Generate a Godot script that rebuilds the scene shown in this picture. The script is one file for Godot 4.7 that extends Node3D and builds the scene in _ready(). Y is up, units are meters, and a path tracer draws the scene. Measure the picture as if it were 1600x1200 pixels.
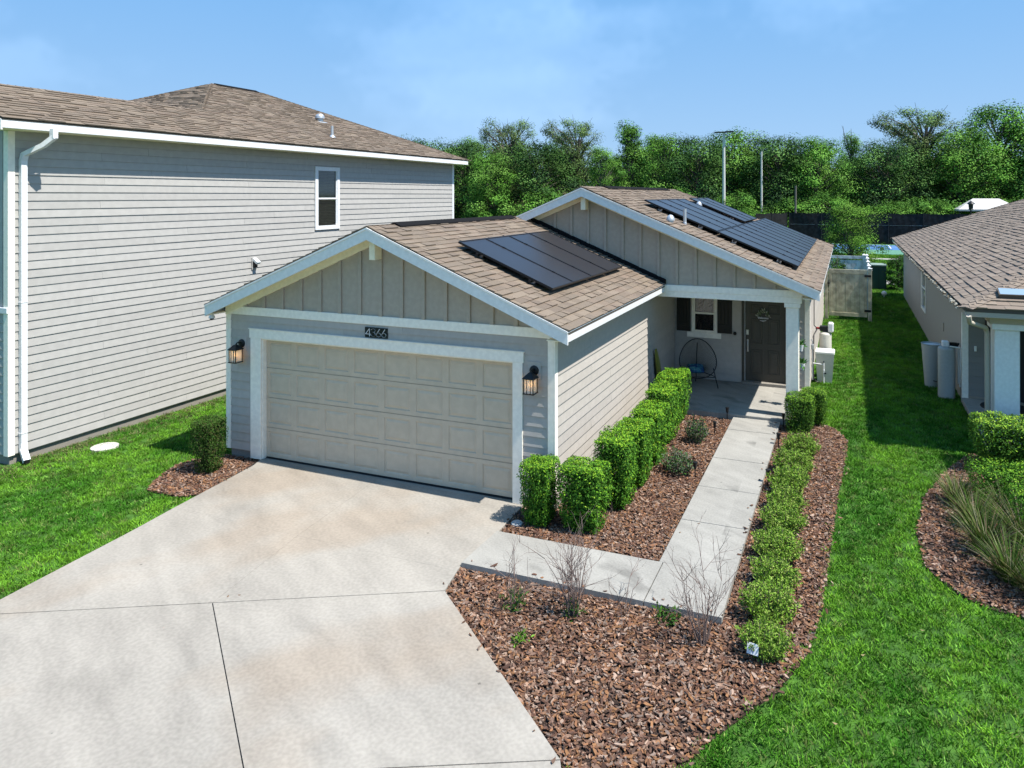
extends Node3D
# ---------------------------------------------------------------- helpers
class MB:
	var v := PackedVector3Array()
	var n := PackedVector3Array()
	var c := PackedColorArray()
	var u := PackedVector2Array()
	var col := Color(1, 1, 1)
	var smooth := false
	func vert(p: Vector3, nn: Vector3, q := Vector2.ZERO):
		smooth = true
		v.append(p); n.append(nn); c.append(col); u.append(q)
	func tri(a: Vector3, b: Vector3, d: Vector3):
		var nn := (d - a).cross(b - a).normalized()
		v.append(a); v.append(b); v.append(d)
		n.append(nn); n.append(nn); n.append(nn)
		c.append(col); c.append(col); c.append(col)
		u.append(Vector2(a.x, a.z)); u.append(Vector2(b.x, b.z)); u.append(Vector2(d.x, d.z))
	func quad(a: Vector3, b: Vector3, d: Vector3, e: Vector3):
		tri(a, b, d); tri(a, d, e)
	func box(p: Vector3, s: Vector3, b := Basis.IDENTITY):
		hexa(p, b.x * s.x * 0.5, b.y * s.y * 0.5, b.z * s.z * 0.5)
	func hexa(p: Vector3, x: Vector3, y: Vector3, z: Vector3):
		quad(p - x + y + z, p + x + y + z, p + x - y + z, p - x - y + z)
		quad(p + x + y - z, p - x + y - z, p - x - y - z, p + x - y - z)
		quad(p + x + y + z, p + x + y - z, p + x - y - z, p + x - y + z)
		quad(p - x + y - z, p - x + y + z, p - x - y + z, p - x - y - z)
		quad(p - x + y - z, p + x + y - z, p + x + y + z, p - x + y + z)
		quad(p - x - y + z, p + x - y + z, p + x - y - z, p - x - y - z)
	func bb(a: Vector3, b: Vector3):          # box between two corners
		box((a + b) * 0.5, (b - a).abs())
	func bev(a: Vector3, b: Vector3, r := 0.006): # box with chamfered edges
		var p := (a + b) * 0.5
		var s := (b - a).abs() * 0.5
		var q := []
		for sx in [-1.0, 1.0]:
			for sy in [-1.0, 1.0]:
				for sz in [-1.0, 1.0]:
					q.append([p + Vector3(sx * s.x, sy * (s.y - r), sz * (s.z - r)), p + Vector3(sx * (s.x - r), sy * s.y, sz * (s.z - r)), p + Vector3(sx * (s.x - r), sy * (s.y - r), sz * s.z)])
		var fl := [[0, 1, 3, 2, 0], [4, 6, 7, 5, 0], [0, 4, 5, 1, 1], [2, 3, 7, 6, 1], [0, 2, 6, 4, 2], [1, 5, 7, 3, 2]]
		for f in fl:
			oquad(q[f[0]][f[4]], q[f[1]][f[4]], q[f[2]][f[4]], q[f[3]][f[4]], p)
		for e in [[0, 1, 0, 1], [2, 3, 0, 1], [4, 5, 0, 1], [6, 7, 0, 1], [0, 2, 0, 2], [1, 3, 0, 2], [4, 6, 0, 2], [5, 7, 0, 2], [0, 4, 1, 2], [1, 5, 1, 2], [2, 6, 1, 2], [3, 7, 1, 2]]:
			oquad(q[e[0]][e[2]], q[e[1]][e[2]], q[e[1]][e[3]], q[e[0]][e[3]], p)
		for k in q:
			oquad(k[0], k[1], k[2], k[2], p)
	func oquad(a: Vector3, b: Vector3, d: Vector3, e: Vector3, inside: Vector3): # faces away from a point
		var nn := (d - a).cross(b - a)
		if nn.dot(a - inside) < 0.0:
			tri(a, d, b)
			if d != e: tri(a, e, d)
		else:
			tri(a, b, d)
			if d != e: tri(a, d, e)
	func tube(pts: Array, rad: Array, sides := 6, cap := true):
		var rings := []
		var up := Vector3.UP
		for i in pts.size():
			var a: Vector3 = pts[maxi(i - 1, 0)]
			var b: Vector3 = pts[mini(i + 1, pts.size() - 1)]
			var t := (b - a).normalized()
			if absf(t.dot(up)) > 0.95: up = Vector3.RIGHT if absf(t.x) < 0.9 else Vector3.BACK
			var x := up.cross(t).normalized()
			up = t.cross(x).normalized()
			var ring := []
			for k in sides:
				var an := TAU * k / sides
				ring.append([pts[i] + (x * cos(an) + up * sin(an)) * rad[i], x * cos(an) + up * sin(an)])
			rings.append(ring)
		for i in rings.size() - 1:
			for k in sides:
				var A = rings[i][k]; var B = rings[i][(k + 1) % sides]; var D = rings[i + 1][(k + 1) % sides]; var E = rings[i + 1][k]
				for w in [A, D, B, A, E, D]: vert(w[0], w[1])
		if cap:
			for i in [0, rings.size() - 1]:
				for k in sides:
					var a: Vector3 = rings[i][k][0]; var b: Vector3 = rings[i][(k + 1) % sides][0]
					if i == 0: tri(pts[i], a, b)
					else: tri(pts[i], b, a)
	func lathe(prof: Array, at := Vector3.ZERO, sides := 16, ax := Basis.IDENTITY): # prof: [radius, height]
		for i in prof.size() - 1:
			var p: Vector2 = prof[i]; var q: Vector2 = prof[i + 1]
			var sl := Vector2(q.y - p.y, p.x - q.x).normalized()
			for k in sides:
				var a := TAU * k / sides; var b := TAU * (k + 1) / sides
				var ca := Vector3(cos(a), 0, sin(a)); var cb := Vector3(cos(b), 0, sin(b))
				var na := ax * (ca * sl.x + Vector3(0, sl.y, 0)); var nb := ax * (cb * sl.x + Vector3(0, sl.y, 0))
				var A := at + ax * (ca * p.x + Vector3(0, p.y, 0)); var B := at + ax * (cb * p.x + Vector3(0, p.y, 0))
				var D := at + ax * (cb * q.x + Vector3(0, q.y, 0)); var E := at + ax * (ca * q.x + Vector3(0, q.y, 0))
				vert(A, na); vert(B, nb); vert(D, nb); vert(A, na); vert(D, nb); vert(E, na)
	func prism(poly: PackedVector2Array, y0: float, y1: float, us := 1.0): # poly in x,z
		var idx := Geometry2D.triangulate_polygon(poly)
		var cen := Vector3.ZERO
		for p in poly: cen += Vector3(p.x, (y0 + y1) / 2, p.y) / poly.size()
		for k in range(0, idx.size(), 3):
			for y in [y1, y0]:
				for m in 3:
					var p: Vector2 = poly[idx[k + m]]
					vert(Vector3(p.x, y, p.y), Vector3.UP if y == y1 else Vector3.DOWN, p * us)
		for k in poly.size():
			var a := poly[k]; var b := poly[(k + 1) % poly.size()]
			quad(Vector3(a.x, y1, a.y), Vector3(b.x, y1, b.y), Vector3(b.x, y0, b.y), Vector3(a.x, y0, a.y))
	func extr(poly: Array, o: Vector3, x: Vector3, y: Vector3, z: Vector3): # 2D outline in x,y swept along z (full vector)
		var pl := PackedVector2Array(poly)
		var idx := Geometry2D.triangulate_polygon(pl)
		for k in range(0, idx.size(), 3):
			var a: Vector2 = pl[idx[k]]; var b: Vector2 = pl[idx[k + 1]]; var d: Vector2 = pl[idx[k + 2]]
			tri(o + x * a.x + y * a.y, o + x * b.x + y * b.y, o + x * d.x + y * d.y)
			tri(o + z + x * a.x + y * a.y, o + z + x * d.x + y * d.y, o + z + x * b.x + y * b.y)
		for k in pl.size():
			var a := pl[k]; var b := pl[(k + 1) % pl.size()]
			var A := o + x * a.x + y * a.y; var B := o + x * b.x + y * b.y
			quad(A, B, B + z, A + z)
	func leaf(p: Vector3, nrm: Vector3, dir: Vector3, l: float, w: float, fold := 0.25):
		var s := nrm.cross(dir).normalized() * w * 0.5
		var m := p + dir * l * 0.45 - nrm * (l * fold * 0.3)
		var t := p + dir * l
		tri(p, m + s, t); tri(p, t, m - s)
	func mesh(m: Material) -> ArrayMesh:
		if smooth:      # wind every face the way its normals point
			for i in range(0, v.size(), 3):
				if (v[i + 2] - v[i]).cross(v[i + 1] - v[i]).dot(n[i] + n[i + 1] + n[i + 2]) < 0.0:
					var p := v[i + 1]; v[i + 1] = v[i + 2]; v[i + 2] = p
					var q := n[i + 1]; n[i + 1] = n[i + 2]; n[i + 2] = q
					var k := c[i + 1]; c[i + 1] = c[i + 2]; c[i + 2] = k
					var w := u[i + 1]; u[i + 1] = u[i + 2]; u[i + 2] = w
		var a := []
		a.resize(Mesh.ARRAY_MAX)
		a[Mesh.ARRAY_VERTEX] = v; a[Mesh.ARRAY_NORMAL] = n; a[Mesh.ARRAY_COLOR] = c; a[Mesh.ARRAY_TEX_UV] = u
		var am := ArrayMesh.new()
		am.add_surface_from_arrays(Mesh.PRIMITIVE_TRIANGLES, a)
		am.surface_set_material(0, m)
		return am

var rng := RandomNumberGenerator.new()
var M := {}
var used := {}
const EYE := Vector3(9.576, 4.639, 9.885)

func soften(a: Array, tint: Color, keep: float) -> Array:
	var m := Color(0, 0, 0)
	for c in a: m += c / float(a.size())
	var o := []
	for c in a: o.append(Color(lerpf(m.r, c.r, keep) * tint.r, lerpf(m.g, c.g, keep) * tint.g, lerpf(m.b, c.b, keep) * tint.b))
	return o
func R(a: float, b: float) -> float: return rng.randf_range(a, b)
func lin(r: float, g: float, b: float) -> Color: return Color(r, g, b).linear_to_srgb()
func rdir() -> Vector3:
	var z := R(-1, 1); var a := R(0, TAU); var q := sqrt(1 - z * z)
	return Vector3(q * cos(a), z, q * sin(a))
func numbered(par: Node, called: String) -> String:
	var k := str(par.get_instance_id()) + called
	var i: int = used.get(k, 0)
	used[k] = i + 1
	return called if i == 0 else "%s_%03d" % [called, i]
func tag(o: Node, label: String, cat: String, group := "", kind := ""):
	if label != "": o.set_meta("label", label)
	if cat != "": o.set_meta("category", cat)
	if group != "": o.set_meta("group", group)
	if kind != "": o.set_meta("kind", kind)
func thing(called: String, label: String, cat: String, at := Vector3.ZERO, turn := 0.0, group := "") -> Node3D:
	var o := Node3D.new()
	o.name = numbered(self, called); add_child(o)
	o.position = at; o.rotation.y = turn
	tag(o, label, cat, group)
	return o
func part(called: String, me: Mesh, par: Node3D, xf := Transform3D.IDENTITY) -> MeshInstance3D:
	var o := MeshInstance3D.new()
	o.name = numbered(par, called); o.mesh = me; o.transform = xf
	par.add_child(o)
	return o
func world_part(called: String, me: Mesh, root: Node3D) -> MeshInstance3D:  # a part whose mesh is in scene coordinates
	return part(called, me, root, root.transform.affine_inverse())
func dup(src: Node3D, at: Vector3, turn: float, sc: Vector3, label: String, group := "") -> Node3D:
	var o: Node3D = src.duplicate()
	var base: String = String(src.name)
	if base.length() > 4 and base.substr(base.length() - 4, 1) == "_" and base.right(3).is_valid_int(): base = base.left(base.length() - 4)
	o.name = numbered(self, base); add_child(o)
	o.position = at; o.rotation.y = turn; o.scale = sc
	o.set_meta("label", label)
	if group != "": o.set_meta("group", group)
	return o
func structure(called: String, me: Mesh) -> MeshInstance3D:
	var o := part(called, me, self)
	o.set_meta("kind", "structure")
	return o

func noise_tex(sd: int, fr: float, oc: int, c0: Color, c1: Color, lo := 0.25, hi := 0.75, size := 512, type := FastNoiseLite.TYPE_SIMPLEX_SMOOTH) -> NoiseTexture2D:
	var f := FastNoiseLite.new()
	f.seed = sd; f.frequency = fr; f.fractal_octaves = oc; f.noise_type = type
	var g := Gradient.new()
	g.offsets = PackedFloat32Array([lo, hi]); g.colors = PackedColorArray([c0, c1])
	var t := NoiseTexture2D.new()
	t.width = size; t.height = size; t.seamless = true; t.noise = f; t.color_ramp = g; t.normalize = true
	return t
func mat(c: Color, rough := 0.8, tex: Texture2D = null, metres := 1.0) -> StandardMaterial3D:
	var m := StandardMaterial3D.new()
	m.albedo_color = c; m.roughness = rough; m.metallic_specular = 0.4
	if tex:
		m.albedo_texture = tex; m.uv1_triplanar = true; m.uv1_world_triplanar = true
		m.uv1_scale = Vector3.ONE / metres
	return m
func leafmat(bl := 0.35, rough := 0.5) -> StandardMaterial3D:
	var m := mat(Color(1, 1, 1), rough)
	m.vertex_color_use_as_albedo = true; m.cull_mode = BaseMaterial3D.CULL_DISABLED
	m.backlight_enabled = true; m.backlight = Color(bl, bl, bl * 0.6)
	m.metallic_specular = 0.18
	return m

func make_materials():
	var g := func(x: float) -> Color: return Color(x, x, x)
	var fine := noise_tex(1, 0.02, 4, g.call(0.965), g.call(1.0))
	var grit := noise_tex(2, 0.12, 3, g.call(0.7), g.call(1.0))
	var blotch := noise_tex(3, 0.008, 5, g.call(0.78), g.call(1.0))
	M.siding = mat(lin(0.428, 0.394, 0.356), 0.75, fine, 1.7)
	M.siding_left = mat(lin(0.395, 0.383, 0.362), 0.75, fine, 2.1)
	M.board = mat(lin(0.41, 0.352, 0.285), 0.75, fine, 1.3)
	M.trim = mat(lin(0.90, 0.845, 0.735), 0.55, fine, 1.1)
	M.cream = mat(lin(0.90, 0.82, 0.62), 0.6, fine, 1.1)
	M.fascia = mat(lin(0.80, 0.79, 0.77), 0.45, fine, 1.1)
	M.white = mat(lin(0.72, 0.73, 0.74), 0.4, fine, 0.9)
	M.door = mat(lin(0.56, 0.465, 0.345), 0.6, fine, 2.3)
	M.found = mat(lin(0.34, 0.32, 0.29), 0.95, grit, 0.7)
	M.stucco = mat(lin(0.50, 0.445, 0.365), 0.95, grit, 0.5)
	M.stucco_light = mat(lin(0.56, 0.50, 0.41), 0.9, grit, 0.5)
	M.dark = mat(lin(0.02, 0.02, 0.02), 0.6)
	M.black = mat(lin(0.012, 0.012, 0.013), 0.4)
	M.shutter = mat(lin(0.022, 0.020, 0.016), 0.55, fine, 0.6)
	M.entry = mat(lin(0.066, 0.060, 0.047), 0.45, fine, 0.8)
	M.matte = mat(lin(0.014, 0.014, 0.015), 0.95); M.matte.metallic_specular = 0.1
	M.post_grey = mat(lin(0.50, 0.50, 0.48), 0.8)
	M.metal = mat(lin(0.55, 0.55, 0.56), 0.3); M.metal.metallic = 0.9
	M.galv = mat(lin(0.5, 0.52, 0.54), 0.45); M.galv.metallic = 0.6
	M.vinyl = mat(lin(0.52, 0.49, 0.355), 0.55, blotch, 1.6)
	M.vinyl_clean = mat(lin(0.72, 0.72, 0.70), 0.45, blotch, 1.4)
	M.shingle = mat(Color(1, 1, 1), 0.95, grit, 0.35); M.shingle.vertex_color_use_as_albedo = true
	M.deck = mat(lin(0.09, 0.075, 0.06), 0.95)
	M.glass = mat(Color(0.06, 0.085, 0.075, 0.30), 0.03)
	M.glass.transparency = BaseMaterial3D.TRANSPARENCY_ALPHA; M.glass.metallic_specular = 0.9
	M.blind = mat(lin(0.20, 0.23, 0.16), 0.6)
	M.leaf = leafmat(0.42, 0.5)
	M.leaf_far = leafmat(0.3, 0.7)
	M.grass = leafmat(0.3, 0.6)
	M.bark = mat(lin(0.14, 0.12, 0.10), 0.95, grit, 0.8)
	M.bark_pale = mat(lin(0.16, 0.145, 0.125), 0.95, grit, 0.8)
	M.twig = mat(lin(0.17, 0.125, 0.11), 0.9)
	M.chip = mat(Color(1, 1, 1), 0.95, grit, 0.12); M.chip.vertex_color_use_as_albedo = true
	M.soil = mat(lin(0.075, 0.045, 0.033), 1.0, noise_tex(5, 0.05, 4, g.call(0.35), g.call(1.0)), 0.6)
	M.turf = mat(Color(1, 1, 1), 1.0, noise_tex(6, 0.02, 5, lin(0.028, 0.075, 0.010), lin(0.06, 0.15, 0.018)), 3.1)
	M.edge = mat(lin(0.34, 0.31, 0.27), 0.95, grit, 0.5)
	M.pvc = mat(lin(0.75, 0.75, 0.70), 0.4)
	M.tank = mat(lin(0.62, 0.60, 0.52), 0.5, fine, 0.8)
	M.tank_grey = mat(lin(0.36, 0.38, 0.37), 0.5, fine, 0.8)
	M.green_box = mat(lin(0.022, 0.05, 0.035), 0.5)
	M.screen = mat(lin(0.012, 0.013, 0.014), 0.9, noise_tex(7, 0.01, 3, g.call(0.5), g.call(1.0)), 3.0)
	M.tent = mat(lin(0.50, 0.475, 0.44), 0.8)
	# solar cells
	var im := Image.create(256, 512, false, Image.FORMAT_RGB8)
	im.fill(lin(0.026, 0.025, 0.028))
	for y in 512:
		for x in 256:
			if x % 42 == 0 or y % 42 == 0: im.set_pixel(x, y, lin(0.030, 0.030, 0.034))
			elif x % 8 == 0: im.set_pixel(x, y, lin(0.028, 0.027, 0.031))
	M.cells = mat(Color(1, 1, 1), 0.28); M.cells.albedo_texture = ImageTexture.create_from_image(im)
	M.cells.metallic_specular = 0.3; M.cells.clearcoat_enabled = false; M.cells.clearcoat = 0.25; M.cells.clearcoat_roughness = 0.05
	M.drive = concrete(11, 12.0, 1.0, lin(0.293, 0.268, 0.232), true)
	M.walk = concrete(12, 8.0, 0.6, lin(0.285, 0.272, 0.244), false)

func concrete(sd: int, metres: float, _k: float, base: Color, stains: bool) -> StandardMaterial3D:
	var N := 1024
	var big := FastNoiseLite.new(); big.seed = sd; big.frequency = 0.004; big.fractal_octaves = 5
	var mid := FastNoiseLite.new(); mid.seed = sd + 1; mid.frequency = 0.02; mid.fractal_octaves = 4
	var fin := FastNoiseLite.new(); fin.seed = sd + 2; fin.frequency = 0.22; fin.fractal_octaves = 2
	var rust := FastNoiseLite.new(); rust.seed = sd + 3; rust.frequency = 0.0035; rust.fractal_octaves = 4
	var im := Image.create(N, N, false, Image.FORMAT_RGB8)
	var b := base.srgb_to_linear()
	for y in N:
		for x in N:
			# the joints of the slab run at an angle, the trowel smears along it
			var px := x * 0.87 + y * 0.5; var py := -x * 0.5 + y * 0.87
			var l := 1.0 + 0.16 * big.get_noise_2d(x, y) + 0.16 * mid.get_noise_2d(px * 0.35, py * 1.3) + 0.15 * fin.get_noise_2d(x, y)
			var r := clampf(rust.get_noise_2d(px * 1.3, py * 0.7) * 2.6 + 0.05, 0.0, 1.0) if stains else clampf(rust.get_noise_2d(px * 3.0, py * 1.6) * 1.6 - 0.3, 0.0, 1.0)
			var dk := clampf(mid.get_noise_2d(py * 0.5 + 700, px * 0.22) * 3.0 - 1.05, 0.0, 1.0) * (0.17 if stains else 0.42)
			var c := Color(b.r * l, b.g * l, b.b * l)
			if stains: c = Color(c.r * (1 - 0.06 * r), c.g * (1 - 0.125 * r), c.b * (1 - 0.185 * r))
			else: c = c * (1 - 0.12 * r)
			c = c * (1 - dk)
			c = Color(c.r, c.g, c.b)
			im.set_pixel(x, y, c.linear_to_srgb())
	var sp := RandomNumberGenerator.new(); sp.seed = sd
	for k in 46:      # drips and specks of dirt
		var cx := sp.randi_range(4, N - 5); var cy := sp.randi_range(4, N - 5); var rr := sp.randf_range(0.6, 2.6 if k % 6 == 0 else 1.4)
		for dy in range(-3, 4):
			for dx in range(-3, 4):
				if Vector2(dx, dy).length() <= rr: im.set_pixel(cx + dx, cy + dy, im.get_pixel(cx + dx, cy + dy).darkened(0.28))
	im.generate_mipmaps()
	var m := mat(Color(1, 1, 1), 0.9)
	m.albedo_texture = ImageTexture.create_from_image(im)
	m.uv1_scale = Vector3(1.0 / metres, 1.0 / metres, 1)
	return m

# ---------------------------------------------------------------- house pieces
var tone_of := {}
func toned(m: StandardMaterial3D, k: int) -> StandardMaterial3D:
	if k == 1: return m
	if not tone_of.has([m, k]):
		var q: StandardMaterial3D = m.duplicate(); var c := m.albedo_color.srgb_to_linear(); var f := 0.965 if k == 0 else 1.03
		q.albedo_color = Color(c.r * f, c.g * f, c.b * f).linear_to_srgb(); tone_of[[m, k]] = q
	return tone_of[[m, k]]
var plank_mesh := {}
func plank_of(m: StandardMaterial3D) -> ArrayMesh:
	if not plank_mesh.has(m):
		var b := MB.new()
		b.extr([Vector2(0, 0), Vector2(0.021, 0), Vector2(0.0213, 0.005), Vector2(0.003, 0.182), Vector2(0, 0.182)], Vector3.ZERO, Vector3(0, 0, 1), Vector3(0, 1, 0), Vector3(1, 0, 0))
		plank_mesh[m] = b.mesh(m)
	return plank_mesh[m]
func lap_wall(par: Node3D, o: Vector3, ax: Vector3, nr: Vector3, length: float, y0: float, y1: float, holes: Array, m: StandardMaterial3D, e := 0.1525):
	var y := y0; var row := 0
	while y < y1 - 0.02:
		var h := minf(e, y1 - y)
		var iv := [[0.0, length]]
		for q in holes:
			var ov: float = minf(y + h, q.position.y + q.size.y) - maxf(y, q.position.y)
			if ov < h * 0.3: continue
			var nx := []
			for i in iv:
				if q.position.x > i[0] + 0.01: nx.append([i[0], minf(i[1], q.position.x)])
				if q.position.x + q.size.x < i[1] - 0.01: nx.append([maxf(i[0], q.position.x + q.size.x), i[1]])
			iv = nx
		for i in iv:
			if i[1] - i[0] < 0.02: continue
			var s: float = i[0]
			var step: float = [3.66, 1.5, 2.6][row % 3] + R(-0.15, 0.15)
			while s < i[1] - 0.01:
				var t := minf(s + step, i[1])
				if i[1] - t < 0.25: t = i[1]
				var b := Basis(ax * (t - s - 0.0025), Vector3.UP * ((h + 0.03) / 0.182), nr * R(0.93, 1.07))
				part("siding_plank", plank_of(toned(m, rng.randi() % 3)), par, Transform3D(b, Vector3(o.x, 0, o.z) + ax * s + Vector3.UP * y))
				s = t; step = 3.66
		y += h; row += 1

var tones := soften([Color(0.2625, 0.2065, 0.1504), Color(0.21, 0.168, 0.1264), Color(0.1645, 0.1313, 0.0976), Color(0.301, 0.245, 0.1808), Color(0.2363, 0.1768, 0.1312), Color(0.1925, 0.161, 0.1232)], Color(1.06, 1.03, 1.04), 0.45)
var grey_tones := soften([Color(0.2, 0.1728, 0.144), Color(0.1728, 0.1504, 0.1275), Color(0.1408, 0.1216, 0.1035), Color(0.2272, 0.1984, 0.165), Color(0.1888, 0.1568, 0.1305), Color(0.16, 0.1424, 0.123)], Color(1.60, 1.46, 1.36), 0.45)
var shingle_mesh := {}
func shingle_shape(b: MB, x: Vector3, n: Vector3, d: Vector3, o: Vector3, t: float):
	var a0 := o; var a1 := o + x
	var f0 := a0 + n * t; var f1 := a1 + n * t
	var r0 := o - d * 0.19 + n * 0.001; var r1 := r0 + x
	b.quad(r0, r1, f1, f0); b.quad(f0, f1, a1, a0); b.tri(r0, f0, a0); b.tri(r1, a1, f1)
func shingles(roof: Node3D, pools: Array, o: Vector3, ud: Vector3, vd: Vector3, poly: Array, tn: Array):
	# one roof plane: eave point o, ud along the eave, vd up the slope, poly in (u, v)
	var nr := vd.cross(ud).normalized()
	if nr.y < 0: nr = -nr
	var vmax := 0.0
	for p in poly: vmax = maxf(vmax, p.y)
	var k := 0; var ex := 0.143
	while k * ex < vmax:
		var vm := minf(k * ex + ex * 0.5, vmax - 0.001)
		var lo := 1e9; var hi := -1e9
		for i in poly.size():
			var a: Vector2 = poly[i]; var b: Vector2 = poly[(i + 1) % poly.size()]
			if (a.y - vm) * (b.y - vm) < 0:
				var xx := a.x + (b.x - a.x) * (vm - a.y) / (b.y - a.y)
				lo = minf(lo, xx); hi = maxf(hi, xx)
		var s := lo - R(0, 0.3)
		while s < hi:
			var w: float = [0.10, 0.15, 0.21, 0.28, 0.36][rng.randi() % 5]
			var a := maxf(s, lo); var b := minf(s + w, hi)
			s += w
			if b - a < 0.02: continue
			var tall := rng.randf() < 0.55
			pools.append({"p": roof, "x": ud * (b - a), "n": nr, "d": -vd, "o": o + ud * a + vd * (k * ex - 0.004) + nr * (0.004 + R(0, 0.003)), "t": (0.024 if tall else 0.012) * (1.0 + 0.25 * float(rng.randi() % 2)), "c": rng.randi() % 6, "tn": tn, "w": b - a})
		k += 1
func lay_shingles(pools: Array):
	# nearest three hundred of the house as parts, the rest of each roof plane as one part
	pools.sort_custom(func(q, r): return (q.o - EYE).length_squared() < (r.o - EYE).length_squared())
	var rest := {}
	for i in pools.size():
		var q = pools[i]
		if i < 300:
			var key := [q.tn[q.c], q.t]
			if not shingle_mesh.has(key):
				var b := MB.new(); b.col = q.tn[q.c]
				shingle_shape(b, Vector3.RIGHT, Vector3.UP, Vector3.BACK, Vector3.ZERO, q.t)
				shingle_mesh[key] = b.mesh(M.shingle)
			part("shingle", shingle_mesh[key], q.p, Transform3D(Basis(q.x, q.n, q.d), q.o))
		else:
			if not rest.has(q.p): rest[q.p] = MB.new()
			rest[q.p].col = q.tn[q.c] * R(0.93, 1.07)
			shingle_shape(rest[q.p], q.x, q.n, q.d, q.o, q.t)
	for p in rest:
		part("shingle_field", rest[p].mesh(M.shingle), p).set_meta("kind", "stuff")
func caps(roof: Node3D, a: Vector3, b: Vector3, side: Vector3, sl: float, tn: Array):
	# overlapping bent cap shingles along a ridge or hip; side is level and square to it
	var m := MB.new(); var d := (b - a).normalized(); var L := (b - a).length(); var s := 0.0
	while s < L:
		m.col = tn[rng.randi() % 6]
		var p := a + d * s; var q := a + d * minf(s + 0.17, L)
		var w := 0.15
		for g in [1.0, -1.0]:
			var e: Vector3 = side * g * w - Vector3.UP * w * sl
			m.quad(p + Vector3.UP * 0.03, q + Vector3.UP * 0.018, q + e + Vector3.UP * 0.018, p + e + Vector3.UP * 0.03)
			m.quad(p + Vector3.UP * 0.03, p + e + Vector3.UP * 0.03, p + e + Vector3.UP * 0.012, p + Vector3.UP * 0.012)
		s += 0.14
	part("ridge_caps", m.mesh(M.shingle), roof).set_meta("kind", "stuff")
func slab(poly: Array, down: float, m: Material) -> ArrayMesh: # roof deck: polygon of 3D points, thickened downwards
	var b := MB.new(); var cen := Vector3.ZERO
	for p in poly: cen += p / poly.size()
	var dn := Vector3(0, -down, 0)
	for i in poly.size():
		var p: Vector3 = poly[i]; var q: Vector3 = poly[(i + 1) % poly.size()]
		b.tri(p, q, cen); b.tri(p + dn, cen + dn, q + dn)
		b.quad(p, q, q + dn, p + dn)
	return b.mesh(m)
func bx(a: Vector3, b: Vector3, m: Material, r := 0.004) -> ArrayMesh:
	var k := MB.new(); k.bev(a, b, r); return k.mesh(m)
func board(a: Vector3, b: Vector3, wd: Vector3, th: Vector3, m: Material) -> ArrayMesh: # plank from a to b; wd width, th thickness vectors
	var k := MB.new(); k.hexa((a + b + wd + th) * 0.5, (b - a) * 0.5, wd * 0.5, th * 0.5); return k.mesh(m)
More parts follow.
